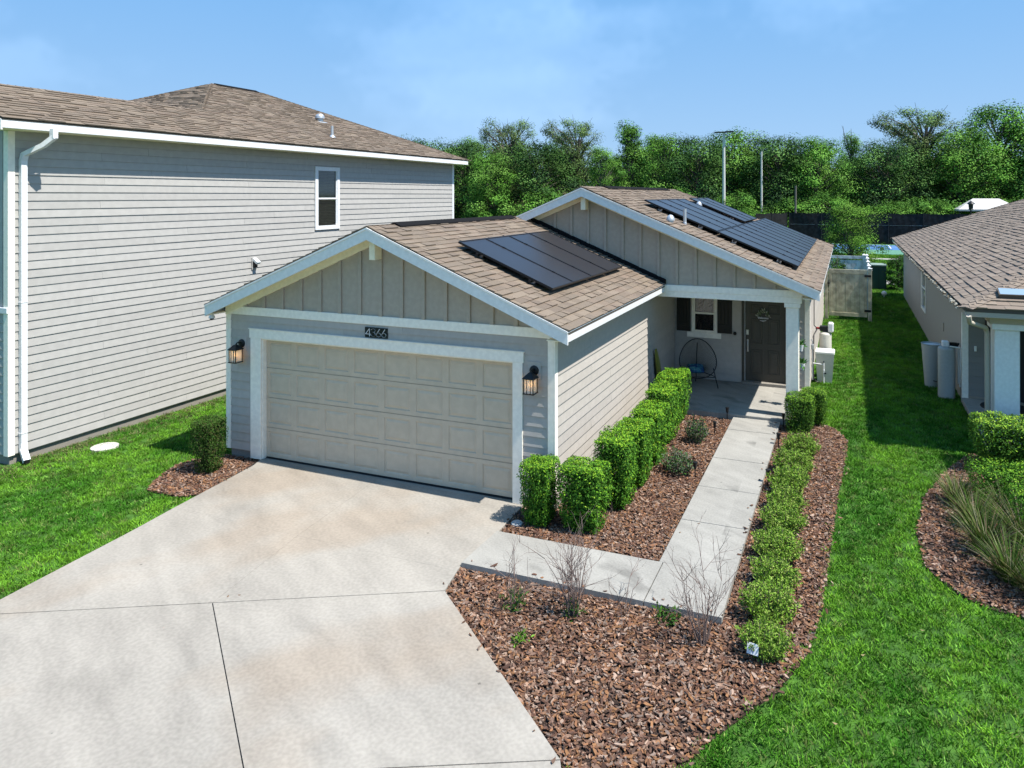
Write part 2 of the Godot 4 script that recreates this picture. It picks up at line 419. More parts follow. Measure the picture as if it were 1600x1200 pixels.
func window_unit(par: Node3D, o: Vector3, ax: Vector3, nr: Vector3, w: float, h: float, cas: float, m: Material, split := 0.5, behind := "blind", paneh := 0.0):
	# o: lower left corner of the outer casing on the wall face
	var up := Vector3.UP
	var f := part("window", board(o, o + ax * w, up * cas, nr * 0.035, m), par)
	part("frame", board(o + up * (h - cas), o + up * (h - cas) + ax * w, up * cas, nr * 0.035, m), f)
	part("frame", board(o + up * cas, o + up * (h - cas), ax * cas, nr * 0.033, m), f)
	part("frame", board(o + up * cas + ax * (w - cas), o + up * (h - cas) + ax * (w - cas), ax * cas, nr * 0.033, m), f)
	var iw := w - cas * 2; var ih := h - cas * 2; var io := o + ax * cas + up * cas
	var s := 0.032
	part("sash_rail", board(io + up * (ih * split), io + up * (ih * split) + ax * iw, up * 0.045, nr * 0.02, m), f)
	for k in [[0.0, ih * split], [ih * split + 0.045, ih]]:
		part("pane", board(io + up * k[0] - nr * 0.012, io + up * k[0] - nr * 0.012 + ax * iw, up * (k[1] - k[0]), nr * 0.005, M.glass), f)
		for e in [0.0, iw - s]:
			part("sash_stile", board(io + up * k[0] + ax * e - nr * 0.006, io + up * k[1] + ax * e - nr * 0.006, ax * s, nr * 0.02, m), f)
	if behind == "reflection_sheet":
		var sc := mat(Color(0.06, 0.07, 0.07, 0.55), 0.9); sc.transparency = BaseMaterial3D.TRANSPARENCY_ALPHA
		part("insect_screen", board(io + nr * 0.004, io + nr * 0.004 + ax * iw, up * (ih * split), nr * 0.002, sc), f)
	var back := MB.new()      # the dark room behind
	var c := io - nr * 0.35
	back.quad(c, c + ax * iw, c + ax * iw + up * ih, c + up * ih)
	for q in [[c, up * ih], [c + ax * iw, up * ih], [c, ax * iw], [c + up * ih, ax * iw]]:
		back.quad(q[0], q[0] + q[1], q[0] + q[1] + nr * 0.33, q[0] + nr * 0.33)
	part("window_reveal", back.mesh(M.dark), f)
	if behind == "blind":
		var b := MB.new(); var y := 0.03
		while y < ih - 0.02:
			b.hexa(io + up * y + ax * iw * 0.5 - nr * 0.07, ax * iw * 0.49, (up * 0.7 + nr * 0.7) * 0.021, (nr * 0.7 - up * 0.7) * 0.0015)
			y += 0.043
		part("blind", b.mesh(M.blind), f).set_meta("kind", "stuff")
	elif behind == "reflection_sheet":
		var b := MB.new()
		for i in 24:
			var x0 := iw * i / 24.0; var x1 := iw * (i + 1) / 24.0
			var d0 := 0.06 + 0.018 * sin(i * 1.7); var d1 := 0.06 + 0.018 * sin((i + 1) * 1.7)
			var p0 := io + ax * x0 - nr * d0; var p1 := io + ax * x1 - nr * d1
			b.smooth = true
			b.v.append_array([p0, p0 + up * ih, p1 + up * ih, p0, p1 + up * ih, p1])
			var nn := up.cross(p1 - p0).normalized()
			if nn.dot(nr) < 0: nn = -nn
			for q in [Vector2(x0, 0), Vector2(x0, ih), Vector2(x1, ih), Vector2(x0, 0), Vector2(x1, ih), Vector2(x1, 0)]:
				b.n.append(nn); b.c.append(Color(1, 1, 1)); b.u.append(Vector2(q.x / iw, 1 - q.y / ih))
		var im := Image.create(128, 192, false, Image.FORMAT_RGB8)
		im.fill(lin(0.50, 0.55, 0.55))  # added pale sheet; its dark strokes are painted reflections of the glass
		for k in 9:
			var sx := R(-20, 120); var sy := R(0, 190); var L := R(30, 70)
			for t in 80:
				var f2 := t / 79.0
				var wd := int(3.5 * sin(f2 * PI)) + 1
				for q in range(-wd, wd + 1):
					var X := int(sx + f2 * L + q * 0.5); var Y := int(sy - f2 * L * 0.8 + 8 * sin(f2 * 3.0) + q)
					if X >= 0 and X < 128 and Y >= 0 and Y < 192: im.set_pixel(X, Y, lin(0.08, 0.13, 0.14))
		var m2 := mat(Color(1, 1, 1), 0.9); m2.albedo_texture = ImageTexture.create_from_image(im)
		part("reflection_sheet", b.mesh(m2), f)
func gutter(par: Node3D, a: Vector3, b: Vector3, outw: Vector3, m: Material):
	# K-style trough: a, b top back edge; outw points away from the wall
	var k := MB.new()
	k.extr([Vector2(0, 0), Vector2(0.006, 0), Vector2(0.006, -0.115), Vector2(0.078, -0.115), Vector2(0.086, -0.07), Vector2(0.118, -0.035), Vector2(0.118, -0.004), Vector2(0.105, -0.004), Vector2(0.105, 0.008), Vector2(0.128, 0.008), Vector2(0.128, -0.042), Vector2(0.094, -0.078), Vector2(0.084, -0.125), Vector2(0, -0.125)], a, outw, Vector3.UP, b - a)
	part("gutter", k.mesh(m), par)
func solar(called: String, label: String, o: Vector3, ud: Vector3, vd: Vector3, cols: int, pw: float, ph: float):
	# o: lower corner on the roof surface nearest the street
	var n := ud.cross(vd).normalized()
	if n.y < 0: n = -n
	var t := thing(called, label, "solar panels", o, 0, "solar arrays on the roof")
	var inv := t.transform.affine_inverse()
	for i in cols:
		var c := o + ud * (i * pw) + n * 0.115
		var f := MB.new()
		var x := ud * (pw - 0.012); var y := vd * ph
		for q in [[c, x, vd * 0.018], [c + y - vd * 0.018, x, vd * 0.018], [c + vd * 0.018, ud * 0.014, y - vd * 0.036], [c + x - ud * 0.014 + vd * 0.018, ud * 0.014, y - vd * 0.036]]:
			f.hexa(q[0] + (q[1] + q[2]) * 0.5 + n * 0.018, q[1] * 0.5, q[2] * 0.5, n * 0.018)
		var pm := part("solar_panel", f.mesh(M.black), t, inv)
		var g := MB.new()
		var p := c + ud * 0.014 + vd * 0.018 + n * 0.026
		var gx := x - ud * 0.028; var gy := y - vd * 0.036
		var nn := n
		for w in [[p, Vector2(0, 1)], [p + gx, Vector2(1, 1)], [p + gx + gy, Vector2(1, 0)], [p, Vector2(0, 1)], [p + gx + gy, Vector2(1, 0)], [p + gy, Vector2(0, 0)]]: g.vert(w[0], nn, w[1])
		g.quad(p - n * 0.006, p + gx - n * 0.006, p + gx + gy - n * 0.006, p + gy - n * 0.006)
		part("cell_glass", g.mesh(M.cells), pm)
		if i > 0:
			for vv in [0.22, 0.78]:
				var cl := MB.new(); cl.hexa(c + vd * (ph * vv) + n * 0.038 - ud * 0.006, ud * 0.02, vd * 0.025, n * 0.005)
				part("clamp", cl.mesh(M.black), pm)
	for vv in [0.22, 0.78]:
		var r := MB.new(); var a = o + vd * (ph * vv) + n * 0.09
		r.hexa(a + ud * (cols * pw * 0.5), ud * (cols * pw * 0.5 + 0.03), vd * 0.02, n * 0.022)
		var rl := part("rail", r.mesh(M.black), t, inv)
		var i := 0.15
		while i < cols * pw:
			var ft := MB.new(); ft.hexa(a + ud * i - n * 0.045, ud * 0.03, vd * 0.05, n * 0.045)
			part("roof_foot", ft.mesh(M.metal if i < 0.5 else M.black), rl); i += 1.2

# ---------------------------------------------------------------- the scene
func _ready():
	var cam := Camera3D.new(); cam.name = "camera"
	cam.projection = Camera3D.PROJECTION_FRUSTUM
	cam.near = 0.1; cam.far = 1500.0
	cam.size = 0.1 * 1200.0 / 1128.73
	cam.frustum_offset = Vector2(-0.0710, -0.2612) * 0.1
	cam.position = EYE; cam.rotation.y = deg_to_rad(21.461)
	add_child(cam); cam.current = true
	var env := Environment.new()
	env.background_mode = Environment.BG_SKY
	var sm := ProceduralSkyMaterial.new()
	sm.sky_top_color = lin(0.058, 0.205, 0.44); sm.sky_horizon_color = lin(0.232, 0.345, 0.475)
	sm.sky_curve = 0.16; sm.ground_bottom_color = Color(0.25, 0.28, 0.2); sm.ground_horizon_color = Color(0.5, 0.58, 0.55)
	sm.sky_energy_multiplier = 1.0
	sm.sky_cover = cirrus(); sm.sky_cover_modulate = Color(1, 1, 1, 0.26)
	env.sky = Sky.new(); env.sky.sky_material = sm
	env.tonemap_mode = Environment.TONE_MAPPER_LINEAR
	env.tonemap_exposure = 2.03
	env.sdfgi_enabled = true; env.ssao_enabled = true; env.ssil_enabled = true
	var we := WorldEnvironment.new(); we.name = "environment"; we.environment = env; add_child(we)
	var sun := DirectionalLight3D.new(); sun.name = "sun"
	sun.light_energy = 1.34; sun.light_color = Color(1.0, 0.98, 0.945); sun.light_angular_distance = 0.5; sun.shadow_enabled = true
	add_child(sun)
	sun.look_at_from_position(Vector3(0.503, 0.862, 0.045) * 50.0, Vector3.ZERO)
	rng.seed = 7
	make_materials()
	grounds()
	main_house()
	left_house()
	right_house()
	solar_arrays()
	wood()
	court()
	fences()
	garden()
	fittings()
	turf_and_mulch()

func cirrus() -> ImageTexture:
	var f := FastNoiseLite.new(); f.seed = 21; f.frequency = 0.009; f.fractal_octaves = 5
	f.domain_warp_enabled = true; f.domain_warp_amplitude = 40.0; f.domain_warp_frequency = 0.008
	var W := 1024; var H := 512
	var im := Image.create(W, H, false, Image.FORMAT_RGBA8)
	for y in H / 2:
		var dip := clampf(1.0 - absf(y / 256.0 - 0.72) * 1.6, 0.0, 1.0)
		for x in W:
			var a := TAU * x / W
			var q := f.get_noise_3d(cos(a) * 160.0, sin(a) * 160.0, y * 2.6)
			im.set_pixel(x, y, Color(0.85, 0.92, 1.0, clampf((q + 0.12) * 0.9, 0, 0.6) * dip))
	return ImageTexture.create_from_image(im)

const DRIVE_A := [Vector2(-0.02, 0.02), Vector2(5.06, 0.02), Vector2(5.10, 0.99), Vector2(5.07, 1.93), Vector2(5.18, 2.505), Vector2(0.56, 4.86), Vector2(0.37, 2.78), Vector2(0.08, 0.28)]
const BED_FRONT := [Vector2(5.07, 1.93), Vector2(8.31, 1.93), Vector2(8.31, -5.36), Vector2(8.75, -6.3), Vector2(8.97, -5.96), Vector2(9.35, -5.5), Vector2(9.59, -4.87), Vector2(9.52, -3.45), Vector2(9.45, -2.27), Vector2(9.39, -0.86), Vector2(9.35, 0.27), Vector2(9.3, 1.33), Vector2(9.2, 2.13), Vector2(8.96, 2.8), Vector2(8.57, 3.48), Vector2(8.30, 4.05), Vector2(7.9, 4.9), Vector2(7.46, 4.43), Vector2(5.18, 2.505)]
const BED_SIDE := [Vector2(5.06, 0.02), Vector2(5.56, 0.02), Vector2(5.56, -5.4), Vector2(7.38, -5.4), Vector2(7.38, 0.99), Vector2(5.10, 0.99)]
const BED_LEFT := [Vector2(-0.03, 0.02), Vector2(0.08, 0.28), Vector2(0.2, 1.45), Vector2(0.01, 1.64), Vector2(-0.74, 1.65), Vector2(-1.03, 1.24), Vector2(-1.23, 0.71), Vector2(-1.17, 0.43), Vector2(-0.82, 0.0), Vector2(-0.82, -0.02)]
const BED_RIGHT := [Vector2(11.6, -4.9), Vector2(11.16, -3.94), Vector2(10.66, -2.49), Vector2(10.47, -1.18), Vector2(10.49, -0.26), Vector2(10.74, 0.27), Vector2(11.07, 0.5), Vector2(11.6, 0.62), Vector2(13.4, 0.9), Vector2(14.6, 0.4), Vector2(14.6, -4.9)]
func pv(a: Array) -> PackedVector2Array: return PackedVector2Array(a)

func grounds():
	var g := MB.new()
	g.quad(Vector3(-700, -0.06, -900), Vector3(700, -0.06, -900), Vector3(700, -0.06, 300), Vector3(-700, -0.06, 300))
	structure("ground", g.mesh(M.turf))
	# driveway in slabs, with open joints between them
	var dr := Node3D.new(); dr.name = "driveway"; add_child(dr); dr.set_meta("kind", "structure")
	var us := 1.0
	var gap := 0.006
	var s1 := Vector2(5.18, 2.505); var s0 := Vector2(0.56, 4.86); var along := (s0 - s1).normalized(); var across := Vector2(-along.y, along.x)
	if across.y < 0: across = -across
	var mid := Vector2(2.85, 3.69)
	var top := Vector2(2.42, 0.02)
	var panels := [
		[Vector2(-0.02, 0.02), top + Vector2(-0.002, 0), Vector2(2.60, 2.05), Vector2(0.27, 2.003), Vector2(0.08, 0.28)],
		[top + Vector2(0.002, 0), Vector2(5.06, 0.02), Vector2(5.10, 0.99), Vector2(5.07, 1.93), Vector2(5.09, 2.06), Vector2(2.604, 2.05)],
		[Vector2(0.27, 2.004), Vector2(2.60, 2.0512), mid - across * gap + along * 0.002, s0 - across * gap, Vector2(0.37, 2.78)],
		[Vector2(2.604, 2.0512), Vector2(5.09, 2.0612), s1 - across * gap, mid - across * gap - along * 0.002],
	]
	var e1 := Vector2(7.38, 4.37)
	var jm := Vector2(2.85, 3.69) + Vector2(2.19, 1.71) * 1.02
	panels.append([mid + across * gap + along * gap, s0 + across * gap, s0 + along * 3.0 + across * 2.5, jm + along * gap - across * gap * 0.5])
	panels.append([s1 + across * gap, mid + across * gap - along * gap, jm - along * gap - across * gap * 0.5, e1 - across * gap])
	panels.append([e1 + across * gap, jm + across * gap * 1.5, s0 + along * 3.0 + across * 2.55, s0 + along * 3.0 + across * 6.0, e1 + across * 4.0])
	for p in panels:
		var b := MB.new(); b.prism(pv(p), -0.12, 0.0, us)
		part("slab", b.mesh(M.drive), dr)
	var j := MB.new(); j.prism(pv([Vector2(-0.02, 0.03), Vector2(5.05, 0.03), Vector2(5.05, 2.5), Vector2(7.3, 4.5), Vector2(4.5, 7.0), Vector2(0.6, 4.8), Vector2(0.28, 2.1)]), -0.1, -0.012)
	part("joint_filler", j.mesh(M.dark), dr)
	var ap := MB.new(); ap.bb(Vector3(0.0, -0.12, -0.12), Vector3(4.88, -0.004, 0.016)); part("slab", ap.mesh(M.drive), dr)
	# walkway
	var wk := Node3D.new(); wk.name = "walkway"; add_child(wk); wk.set_meta("kind", "structure")
	var zz := [-5.36, -4.52, -2.88, -1.55, -0.28, 1.01]
	for i in 5:
		var b := MB.new(); b.prism(pv([Vector2(7.38, zz[i] + gap), Vector2(8.31, zz[i] + gap), Vector2(8.31, zz[i + 1] - gap), Vector2(7.38, zz[i + 1] - gap)]), -0.1, 0.045 - R(0, 0.003), us)
		part("slab", b.mesh(M.walk), wk)
	for q in [[5.105, 7.43], [7.43, 8.31]]:
		var b := MB.new()
		var z0: float = 0.985
		b.prism(pv([Vector2(q[0] + gap, z0 + 0.025), Vector2(q[1] - gap, z0 + 0.025), Vector2(q[1] - gap, 1.94), Vector2(q[0] + gap - (0.03 if q[0] < 6 else 0.0), 1.94)]), -0.1, 0.044, us)
		part("slab", b.mesh(M.walk), wk)
	var jf := MB.new(); jf.prism(pv([Vector2(7.40, -5.3), Vector2(8.29, -5.3), Vector2(8.29, 1.9), Vector2(5.12, 1.9), Vector2(5.12, 1.05), Vector2(7.40, 1.05)]), -0.1, 0.03)
	part("joint_filler", jf.mesh(M.dark), wk)
	var beds := {"planting_bed": BED_FRONT, "planting_bed_001": BED_SIDE, "planting_bed_002": BED_LEFT, "planting_bed_003": BED_RIGHT}
	for k in beds:
		var b := MB.new(); b.prism(pv(beds[k]), -0.08, -0.045)
		structure(k, b.mesh(M.soil))
	# pavement beyond the back gardens
	var pv2 := MB.new(); pv2.bb(Vector3(-20, -0.1, -48.6), Vector3(40, -0.02, -47.3)); structure("pavement", pv2.mesh(M.walk))
	var p3 := MB.new(); p3.bb(Vector3(11.0, -0.1, -33.4), Vector3(11.9, -0.02, -31.6)); structure("pavement_001", p3.mesh(M.walk))

func main_house():
	var up := Vector3.UP
	var H := thing("house", "single-storey grey house with gabled two-car garage, porch and brown shingle roof", "house", Vector3(4, 0, -9.5))
	var pools := []
	# foundation
	world_part("foundation", bx(Vector3(-0.74, -0.3, -7.9), Vector3(-0.05, 0.13, -0.035), M.found), H)
	world_part("foundation", bx(Vector3(4.94, -0.3, -7.9), Vector3(5.535, 0.13, -0.035), M.found), H)
	world_part("foundation", bx(Vector3(-0.55, -0.3, -19.15), Vector3(8.70, 0.10, -8.0), M.found), H)
	# garage front wall around the door opening
	var fw := MB.new()
	fw.bb(Vector3(-0.79, 0.1, -0.2), Vector3(-0.02, 2.62, -0.004)); fw.bb(Vector3(4.90, 0.1, -0.2), Vector3(5.54, 2.62, -0.004)); fw.bb(Vector3(-0.02, 2.16, -0.2), Vector3(4.90, 2.62, -0.0045))
	var front := world_part("garage_front_wall", fw.mesh(M.siding), H)
	lap_wall(front, Vector3(-0.8, 0, 0), Vector3.RIGHT, Vector3.BACK, 6.345, 0.12, 2.52, [Rect2(-1, -1, 1.09, 5), Rect2(0.58, -1, 5.26, 3.28), Rect2(6.255, -1, 1, 5)], M.siding)
	var sw := MB.new(); sw.bb(Vector3(5.40, 0.1, -7.98), Vector3(5.541, 2.62, -0.21))
	world_part("garage_side_wall", bx(Vector3(-0.8, 0.1, -7.98), Vector3(-0.66, 2.62, -0.21), M.siding), H)
	var side := world_part("garage_side_wall", sw.mesh(M.siding), H)
	lap_wall(side, Vector3(5.545, 0, 0.0), Vector3.FORWARD, Vector3.RIGHT, 7.93, 0.12, 2.56, [Rect2(-1, -1, 1.085, 5)], M.siding)
	# corner boards, belt, gable
	for q in [[Vector3(-0.81, 0.11, -0.10), Vector3(-0.70, 2.52, 0.026)], [Vector3(5.452, 0.11, 0.0), Vector3(5.545, 2.52, 0.026)], [Vector3(5.5455, 0.11, -0.085), Vector3(5.572, 2.56, 0.026)]]:
		world_part("corner_board", bx(q[0], q[1], M.trim), H)
	world_part("belt_board", bx(Vector3(-0.81, 2.521, 0.0), Vector3(5.572, 2.665, 0.034), M.trim), H)
	var xc := 2.46; var hw := 3.43; var ye := 2.70; var sl := 0.4167; var pk := ye + hw * sl
	var gb := MB.new(); gb.extr([Vector2(-0.75, 2.6), Vector2(5.5, 2.6), Vector2(5.5, 2.72), Vector2(xc, pk - 0.13), Vector2(-0.75, 2.72)], Vector3(0, 0, -0.12), Vector3.RIGHT, up, Vector3(0, 0, 0.125))
	var gable := world_part("gable_panel", gb.mesh(M.board), H)
	for i in 15:
		var x := 2.50 + (i - 7) * 0.406
		var top := pk - absf(x - xc) * sl - 0.26
		if top < 2.69: continue
		part("batten", bx(Vector3(x - 0.032, 2.666, 0.005), Vector3(x + 0.032, top, 0.038), M.board, 0.003), gable)
	for s in [-1.0, 1.0]:
		var a := Vector3(xc, pk - 0.055, 0.005); var b := Vector3(xc + s * 3.25, pk - 0.055 - 3.25 * sl, 0.005)
		world_part("frieze_board", board(a - up * 0.21, b - up * 0.21, up * 0.18, Vector3(0, 0, 0.052), M.cream), H)
		# rake fascia and soffit under the overhang
		var a2 := Vector3(xc, pk - 0.20, 0.315); var b2 := Vector3(xc + s * hw, ye - 0.19, 0.315)
		world_part("rake_board", board(a2, b2, up * 0.165, Vector3(0, 0, 0.03), M.fascia), H)
		world_part("drip_edge", board(a2 + Vector3(0, 0.167, -0.02), b2 + Vector3(0, 0.167, -0.02), up * 0.03, Vector3(0, 0, 0.062), M.fascia), H)
		world_part("soffit", board(a2 + Vector3(0, 0.105, -0.31), b2 + Vector3(0, 0.105, -0.31), up * 0.012, Vector3(0, 0, 0.31), M.cream), H)
	world_part("gable_bracket", bx(Vector3(2.42, 3.60, 0.03), Vector3(2.53, 3.99, 0.22), M.cream), H)
	# eaves
	world_part("eave_fascia", bx(Vector3(5.862, 2.545, -5.5), Vector3(5.888, 2.685, 0.343), M.white), H)
	world_part("drip_edge", bx(Vector3(5.85, 2.686, -5.5), Vector3(5.902, 2.704, 0.347), M.white), H)
	world_part("eave_soffit", bx(Vector3(5.55, 2.545, -5.5), Vector3(5.86, 2.56, 0.31), M.cream), H)
	world_part("eave_fascia", bx(Vector3(-0.968, 2.51, -8.2), Vector3(-0.942, 2.685, 0.343), M.white), H)
	world_part("eave_soffit", bx(Vector3(-0.94, 2.545, -8.2), Vector3(-0.82, 2.56, 0.31), M.cream), H)
	# garage roof
	var zf := 0.335; var zb := -5.56
	var r1 := world_part("garage_roof", slab([Vector3(xc + hw, ye, zf), Vector3(xc, pk, zf), Vector3(xc, pk, zb), Vector3(xc + hw, ye, zb)], 0.05, M.deck), H)
	var vd := Vector3(-1, sl, 0).normalized(); var vl := hw * sqrt(1 + sl * sl)
	shingles(r1, pools, Vector3(xc + hw + 0.015, ye + 0.005, zf + 0.01), Vector3.FORWARD, vd, [Vector2(0, 0), Vector2(zf - zb, 0), Vector2(zf - zb, vl), Vector2(0, vl)], tones)
	var r2 := world_part("garage_roof", slab([Vector3(xc - hw, ye, zf), Vector3(xc, pk, zf), Vector3(xc, pk, -8.0), Vector3(xc - hw, ye, -8.0)], 0.05, M.deck), H)
	shingles(r2, pools, Vector3(xc - hw - 0.015, ye + 0.005, -6.0), Vector3.BACK, Vector3(1, sl, 0).normalized(), [Vector2(0, 0), Vector2(6.34, 0), Vector2(6.34, vl), Vector2(0, vl)], tones)
	caps(r1, Vector3(xc, pk, zf), Vector3(xc, pk, -0.45), Vector3.RIGHT, sl, tones)
	caps(r1, Vector3(xc, pk, -4.95), Vector3(xc, pk, zb), Vector3.RIGHT, sl, tones)
	part("ridge_vent", vent(Vector3(xc, pk + 0.005, -0.4), Vector3(xc, pk + 0.005, -4.97), Vector3.RIGHT, sl), r1)
	# step flashing where the roof meets the gable wall
	for i in 18:
		var x := xc + 0.25 + i * 0.178
		var y := pk - (x - xc) * sl
		world_part("step_flashing", board(Vector3(x, y + 0.022, -5.545), Vector3(x + 0.172, y + 0.022 - 0.172 * sl, -5.545), up * 0.10, Vector3(0, 0, 0.055 + (i % 2) * 0.004), M.matte), H)
	garage_door(H)
	# main part: gable over the porch
	var mx := 4.07; var mh := 5.0; var my := 2.73; var mp := my + mh * sl; var mz := -5.55
	var g2 := MB.new(); g2.extr([Vector2(-0.58, 2.45), Vector2(8.72, 2.45), Vector2(8.72, 2.76), Vector2(mx, mp - 0.13), Vector2(-0.58, 2.76)], Vector3(0, 0, mz - 0.12), Vector3.RIGHT, up, Vector3(0, 0, 0.12))
	var gab2 := world_part("gable_panel", g2.mesh(M.board), H)
	for i in 21:
		var x := 4.12 + (i - 10) * 0.406
		var top := mp - absf(x - mx) * sl - 0.26
		var bot := 2.70
		if x < 5.95: bot = maxf(bot, pk - absf(x - xc) * sl + 0.09)
		if top < bot + 0.02: continue
		part("batten", bx(Vector3(x - 0.032, bot, mz), Vector3(x + 0.032, top, mz + 0.034), M.board, 0.003), gab2)
	for s in [-1.0, 1.0]:
		var a := Vector3(mx, mp - 0.055, mz); var b := Vector3(mx + s * 4.8, mp - 0.055 - 4.8 * sl, mz)
		world_part("frieze_board", board(a - up * 0.21, b - up * 0.21, up * 0.18, Vector3(0, 0, 0.052), M.cream), H)
		var a2 := Vector3(mx, mp - 0.20, mz + 0.315); var b2 := Vector3(mx + s * mh, my - 0.185, mz + 0.315)
		world_part("rake_board", board(a2, b2, up * 0.165, Vector3(0, 0, 0.03), M.fascia), H)
		world_part("drip_edge", board(a2 + Vector3(0, 0.167, -0.02), b2 + Vector3(0, 0.167, -0.02), up * 0.03, Vector3(0, 0, 0.062), M.fascia), H)
		world_part("soffit", board(a2 + Vector3(0, 0.105, -0.31), b2 + Vector3(0, 0.105, -0.31), up * 0.012, Vector3(0, 0, 0.31), M.cream), H)
	world_part("gable_bracket", bx(Vector3(mx - 0.05, mp - 0.50, mz + 0.03), Vector3(mx + 0.06, mp - 0.14, mz + 0.24), M.cream), H)
	# main roof: gable in front, hip at the back
	var mf := mz + 0.335; var me := -19.55; var mr := -14.5
	var A := Vector3(mx + mh, my, mf); var B := Vector3(mx, mp, mf); var C := Vector3(mx, mp, mr); var D := Vector3(mx + mh, my, me)
	var r3 := world_part("main_roof", slab([A, B, C, D], 0.05, M.deck), H)
	var ml := mh * sqrt(1 + sl * sl)
	shingles(r3, pools, A + Vector3(0.015, 0.005, 0.01), Vector3.FORWARD, vd, [Vector2(0, 0), Vector2(mf - me, 0), Vector2(mf - mr, ml), Vector2(0, ml)], tones)
	var D2 := Vector3(mx - mh, my, me); var A2 := Vector3(mx - mh, my, mf)
	world_part("main_roof", slab([A2, B, C, D2], 0.05, M.deck), H)
	world_part("main_roof", slab([D, C, D2], 0.05, M.deck), H)
	caps(r3, B, Vector3(mx, mp, -6.75), Vector3.RIGHT, sl, tones)
	caps(r3, Vector3(mx, mp, -13.3), C, Vector3.RIGHT, sl, tones)
	caps(r3, D, C, Vector3(1, 0, 1).normalized(), sl * 0.4, tones)
	part("ridge_vent", vent(Vector3(mx, mp + 0.005, -6.8), Vector3(mx, mp + 0.005, -13.25), Vector3.RIGHT, sl), r3)
	world_part("eave_fascia", bx(Vector3(mx + mh - 0.028, my - 0.165, me), Vector3(mx + mh - 0.002, my - 0.02, mf - 0.002), M.white), H)
	world_part("drip_edge", bx(Vector3(mx + mh - 0.03, my - 0.018, me), Vector3(mx + mh + 0.012, my + 0.002, mf), M.white), H)
	world_part("eave_soffit", bx(Vector3(8.74, my - 0.165, me + 0.1), Vector3(mx + mh - 0.03, my - 0.15, mf - 0.04), M.cream), H)
	# pipes and vents through the main roof
	var nrm := Vector3(sl, 1, 0).normalized()
	for p in [Vector3(5.96, 0, -5.75), Vector3(5.39, 0, -12.0)]:
		p.y = mp - (p.x - mx) * sl
		var v := MB.new(); v.box(p + nrm * 0.01, Vector3(0.26, 0.012, 0.26), Basis(Vector3(0, 0, 1), nrm, Vector3(0, 0, 1).cross(nrm)))
		v.lathe([Vector2(0.07, 0), Vector2(0.07, 0.07)], p, 14)
		var dome := []
		for k in 9: dome.append(Vector2(0.095 * cos(k * PI / 16), 0.06 + 0.13 * sin(k * PI / 16)))
		v.lathe(dome, p, 16); v.lathe([Vector2(0.095, 0.06), Vector2(0.0, 0.06)], p, 16)
		part("roof_vent", v.mesh(M.galv), r3)
	var pp := Vector3(6.12, 0, -6.5); pp.y = mp - (pp.x - mx) * sl
	var pm := MB.new(); pm.lathe([Vector2(0.052, -0.02), Vector2(0.042, 0.06), Vector2(0.038, 0.07), Vector2(0.038, 0.37), Vector2(0.028, 0.37), Vector2(0.028, 0.2)], pp, 12)
	part("vent_pipe", pm.mesh(M.galv), r3)
	# porch
	world_part("porch_floor", bx(Vector3(5.56, -0.2, -7.99), Vector3(8.74, 0.095, -5.37), M.walk, 0.008), H)
	world_part("porch_ceiling", bx(Vector3(5.55, 2.50, -7.98), Vector3(8.7, 2.56, -5.75), M.cream), H)
	world_part("porch_beam", bx(Vector3(5.60, 2.44, -5.80), Vector3(8.72, 2.565, -5.512), M.trim), H)
	world_part("porch_beam", bx(Vector3(5.60, 2.5655, -5.80), Vector3(8.73, 2.70, -5.50), M.trim), H)
	world_part("porch_beam", bx(Vector3(8.42, 2.44, -7.98), Vector3(8.70, 2.70, -5.81), M.trim), H)
	var col := world_part("porch_column", bx(Vector3(8.405, 0.09, -5.80), Vector3(8.655, 2.345, -5.55), M.trim, 0.008), H)
	part("capital", bx(Vector3(8.375, 2.346, -5.83), Vector3(8.685, 2.438, -5.52), M.trim, 0.006), col)
	part("column_base", bx(Vector3(8.385, 0.092, -5.82), Vector3(8.675, 0.22, -5.53), M.trim, 0.006), col)
	# entry wall
	var ez := -7.98
	var ew := MB.new()
	ew.bb(Vector3(5.5, 0.1, ez - 0.14), Vector3(6.04, 2.56, ez - 0.004)); ew.bb(Vector3(6.56, 0.1, ez - 0.14), Vector3(7.24, 2.56, ez - 0.004)); ew.bb(Vector3(8.24, 0.1, ez - 0.14), Vector3(8.73, 2.56, ez - 0.004))
	ew.bb(Vector3(6.04, 0.1, ez - 0.14), Vector3(6.56, 1.27, ez - 0.004)); ew.bb(Vector3(6.04, 2.22, ez - 0.14), Vector3(6.56, 2.56, ez - 0.004)); ew.bb(Vector3(7.24, 2.25, ez - 0.14), Vector3(8.24, 2.56, ez - 0.004))
	var entry := world_part("entry_wall", ew.mesh(M.siding), H)
	lap_wall(entry, Vector3(5.56, 0, ez), Vector3.RIGHT, Vector3.BACK, 3.09, 0.12, 2.5, [Rect2(0.42, 1.20, 0.62, 1.05), Rect2(1.66, -1, 1.04, 3.3)], M.siding)
	world_part("corner_board", bx(Vector3(8.645, 0.1, ez - 0.1), Vector3(8.752, 2.5, ez + 0.026), M.trim), H)
	var hold := world_part("window_wall", bx(Vector3(6.03, 1.1, ez - 0.16), Vector3(6.04, 1.2, ez - 0.15), M.trim), H)
	window_unit(hold, Vector3(5.985, 1.265, ez + 0.006), Vector3.RIGHT, Vector3.BACK, 0.62, 0.98, 0.05, M.trim, 0.45, "reflection_sheet")
	world_part("window_sill", bx(Vector3(5.87, 1.13, ez + 0.018), Vector3(6.71, 1.262, ez + 0.05), M.trim), H)
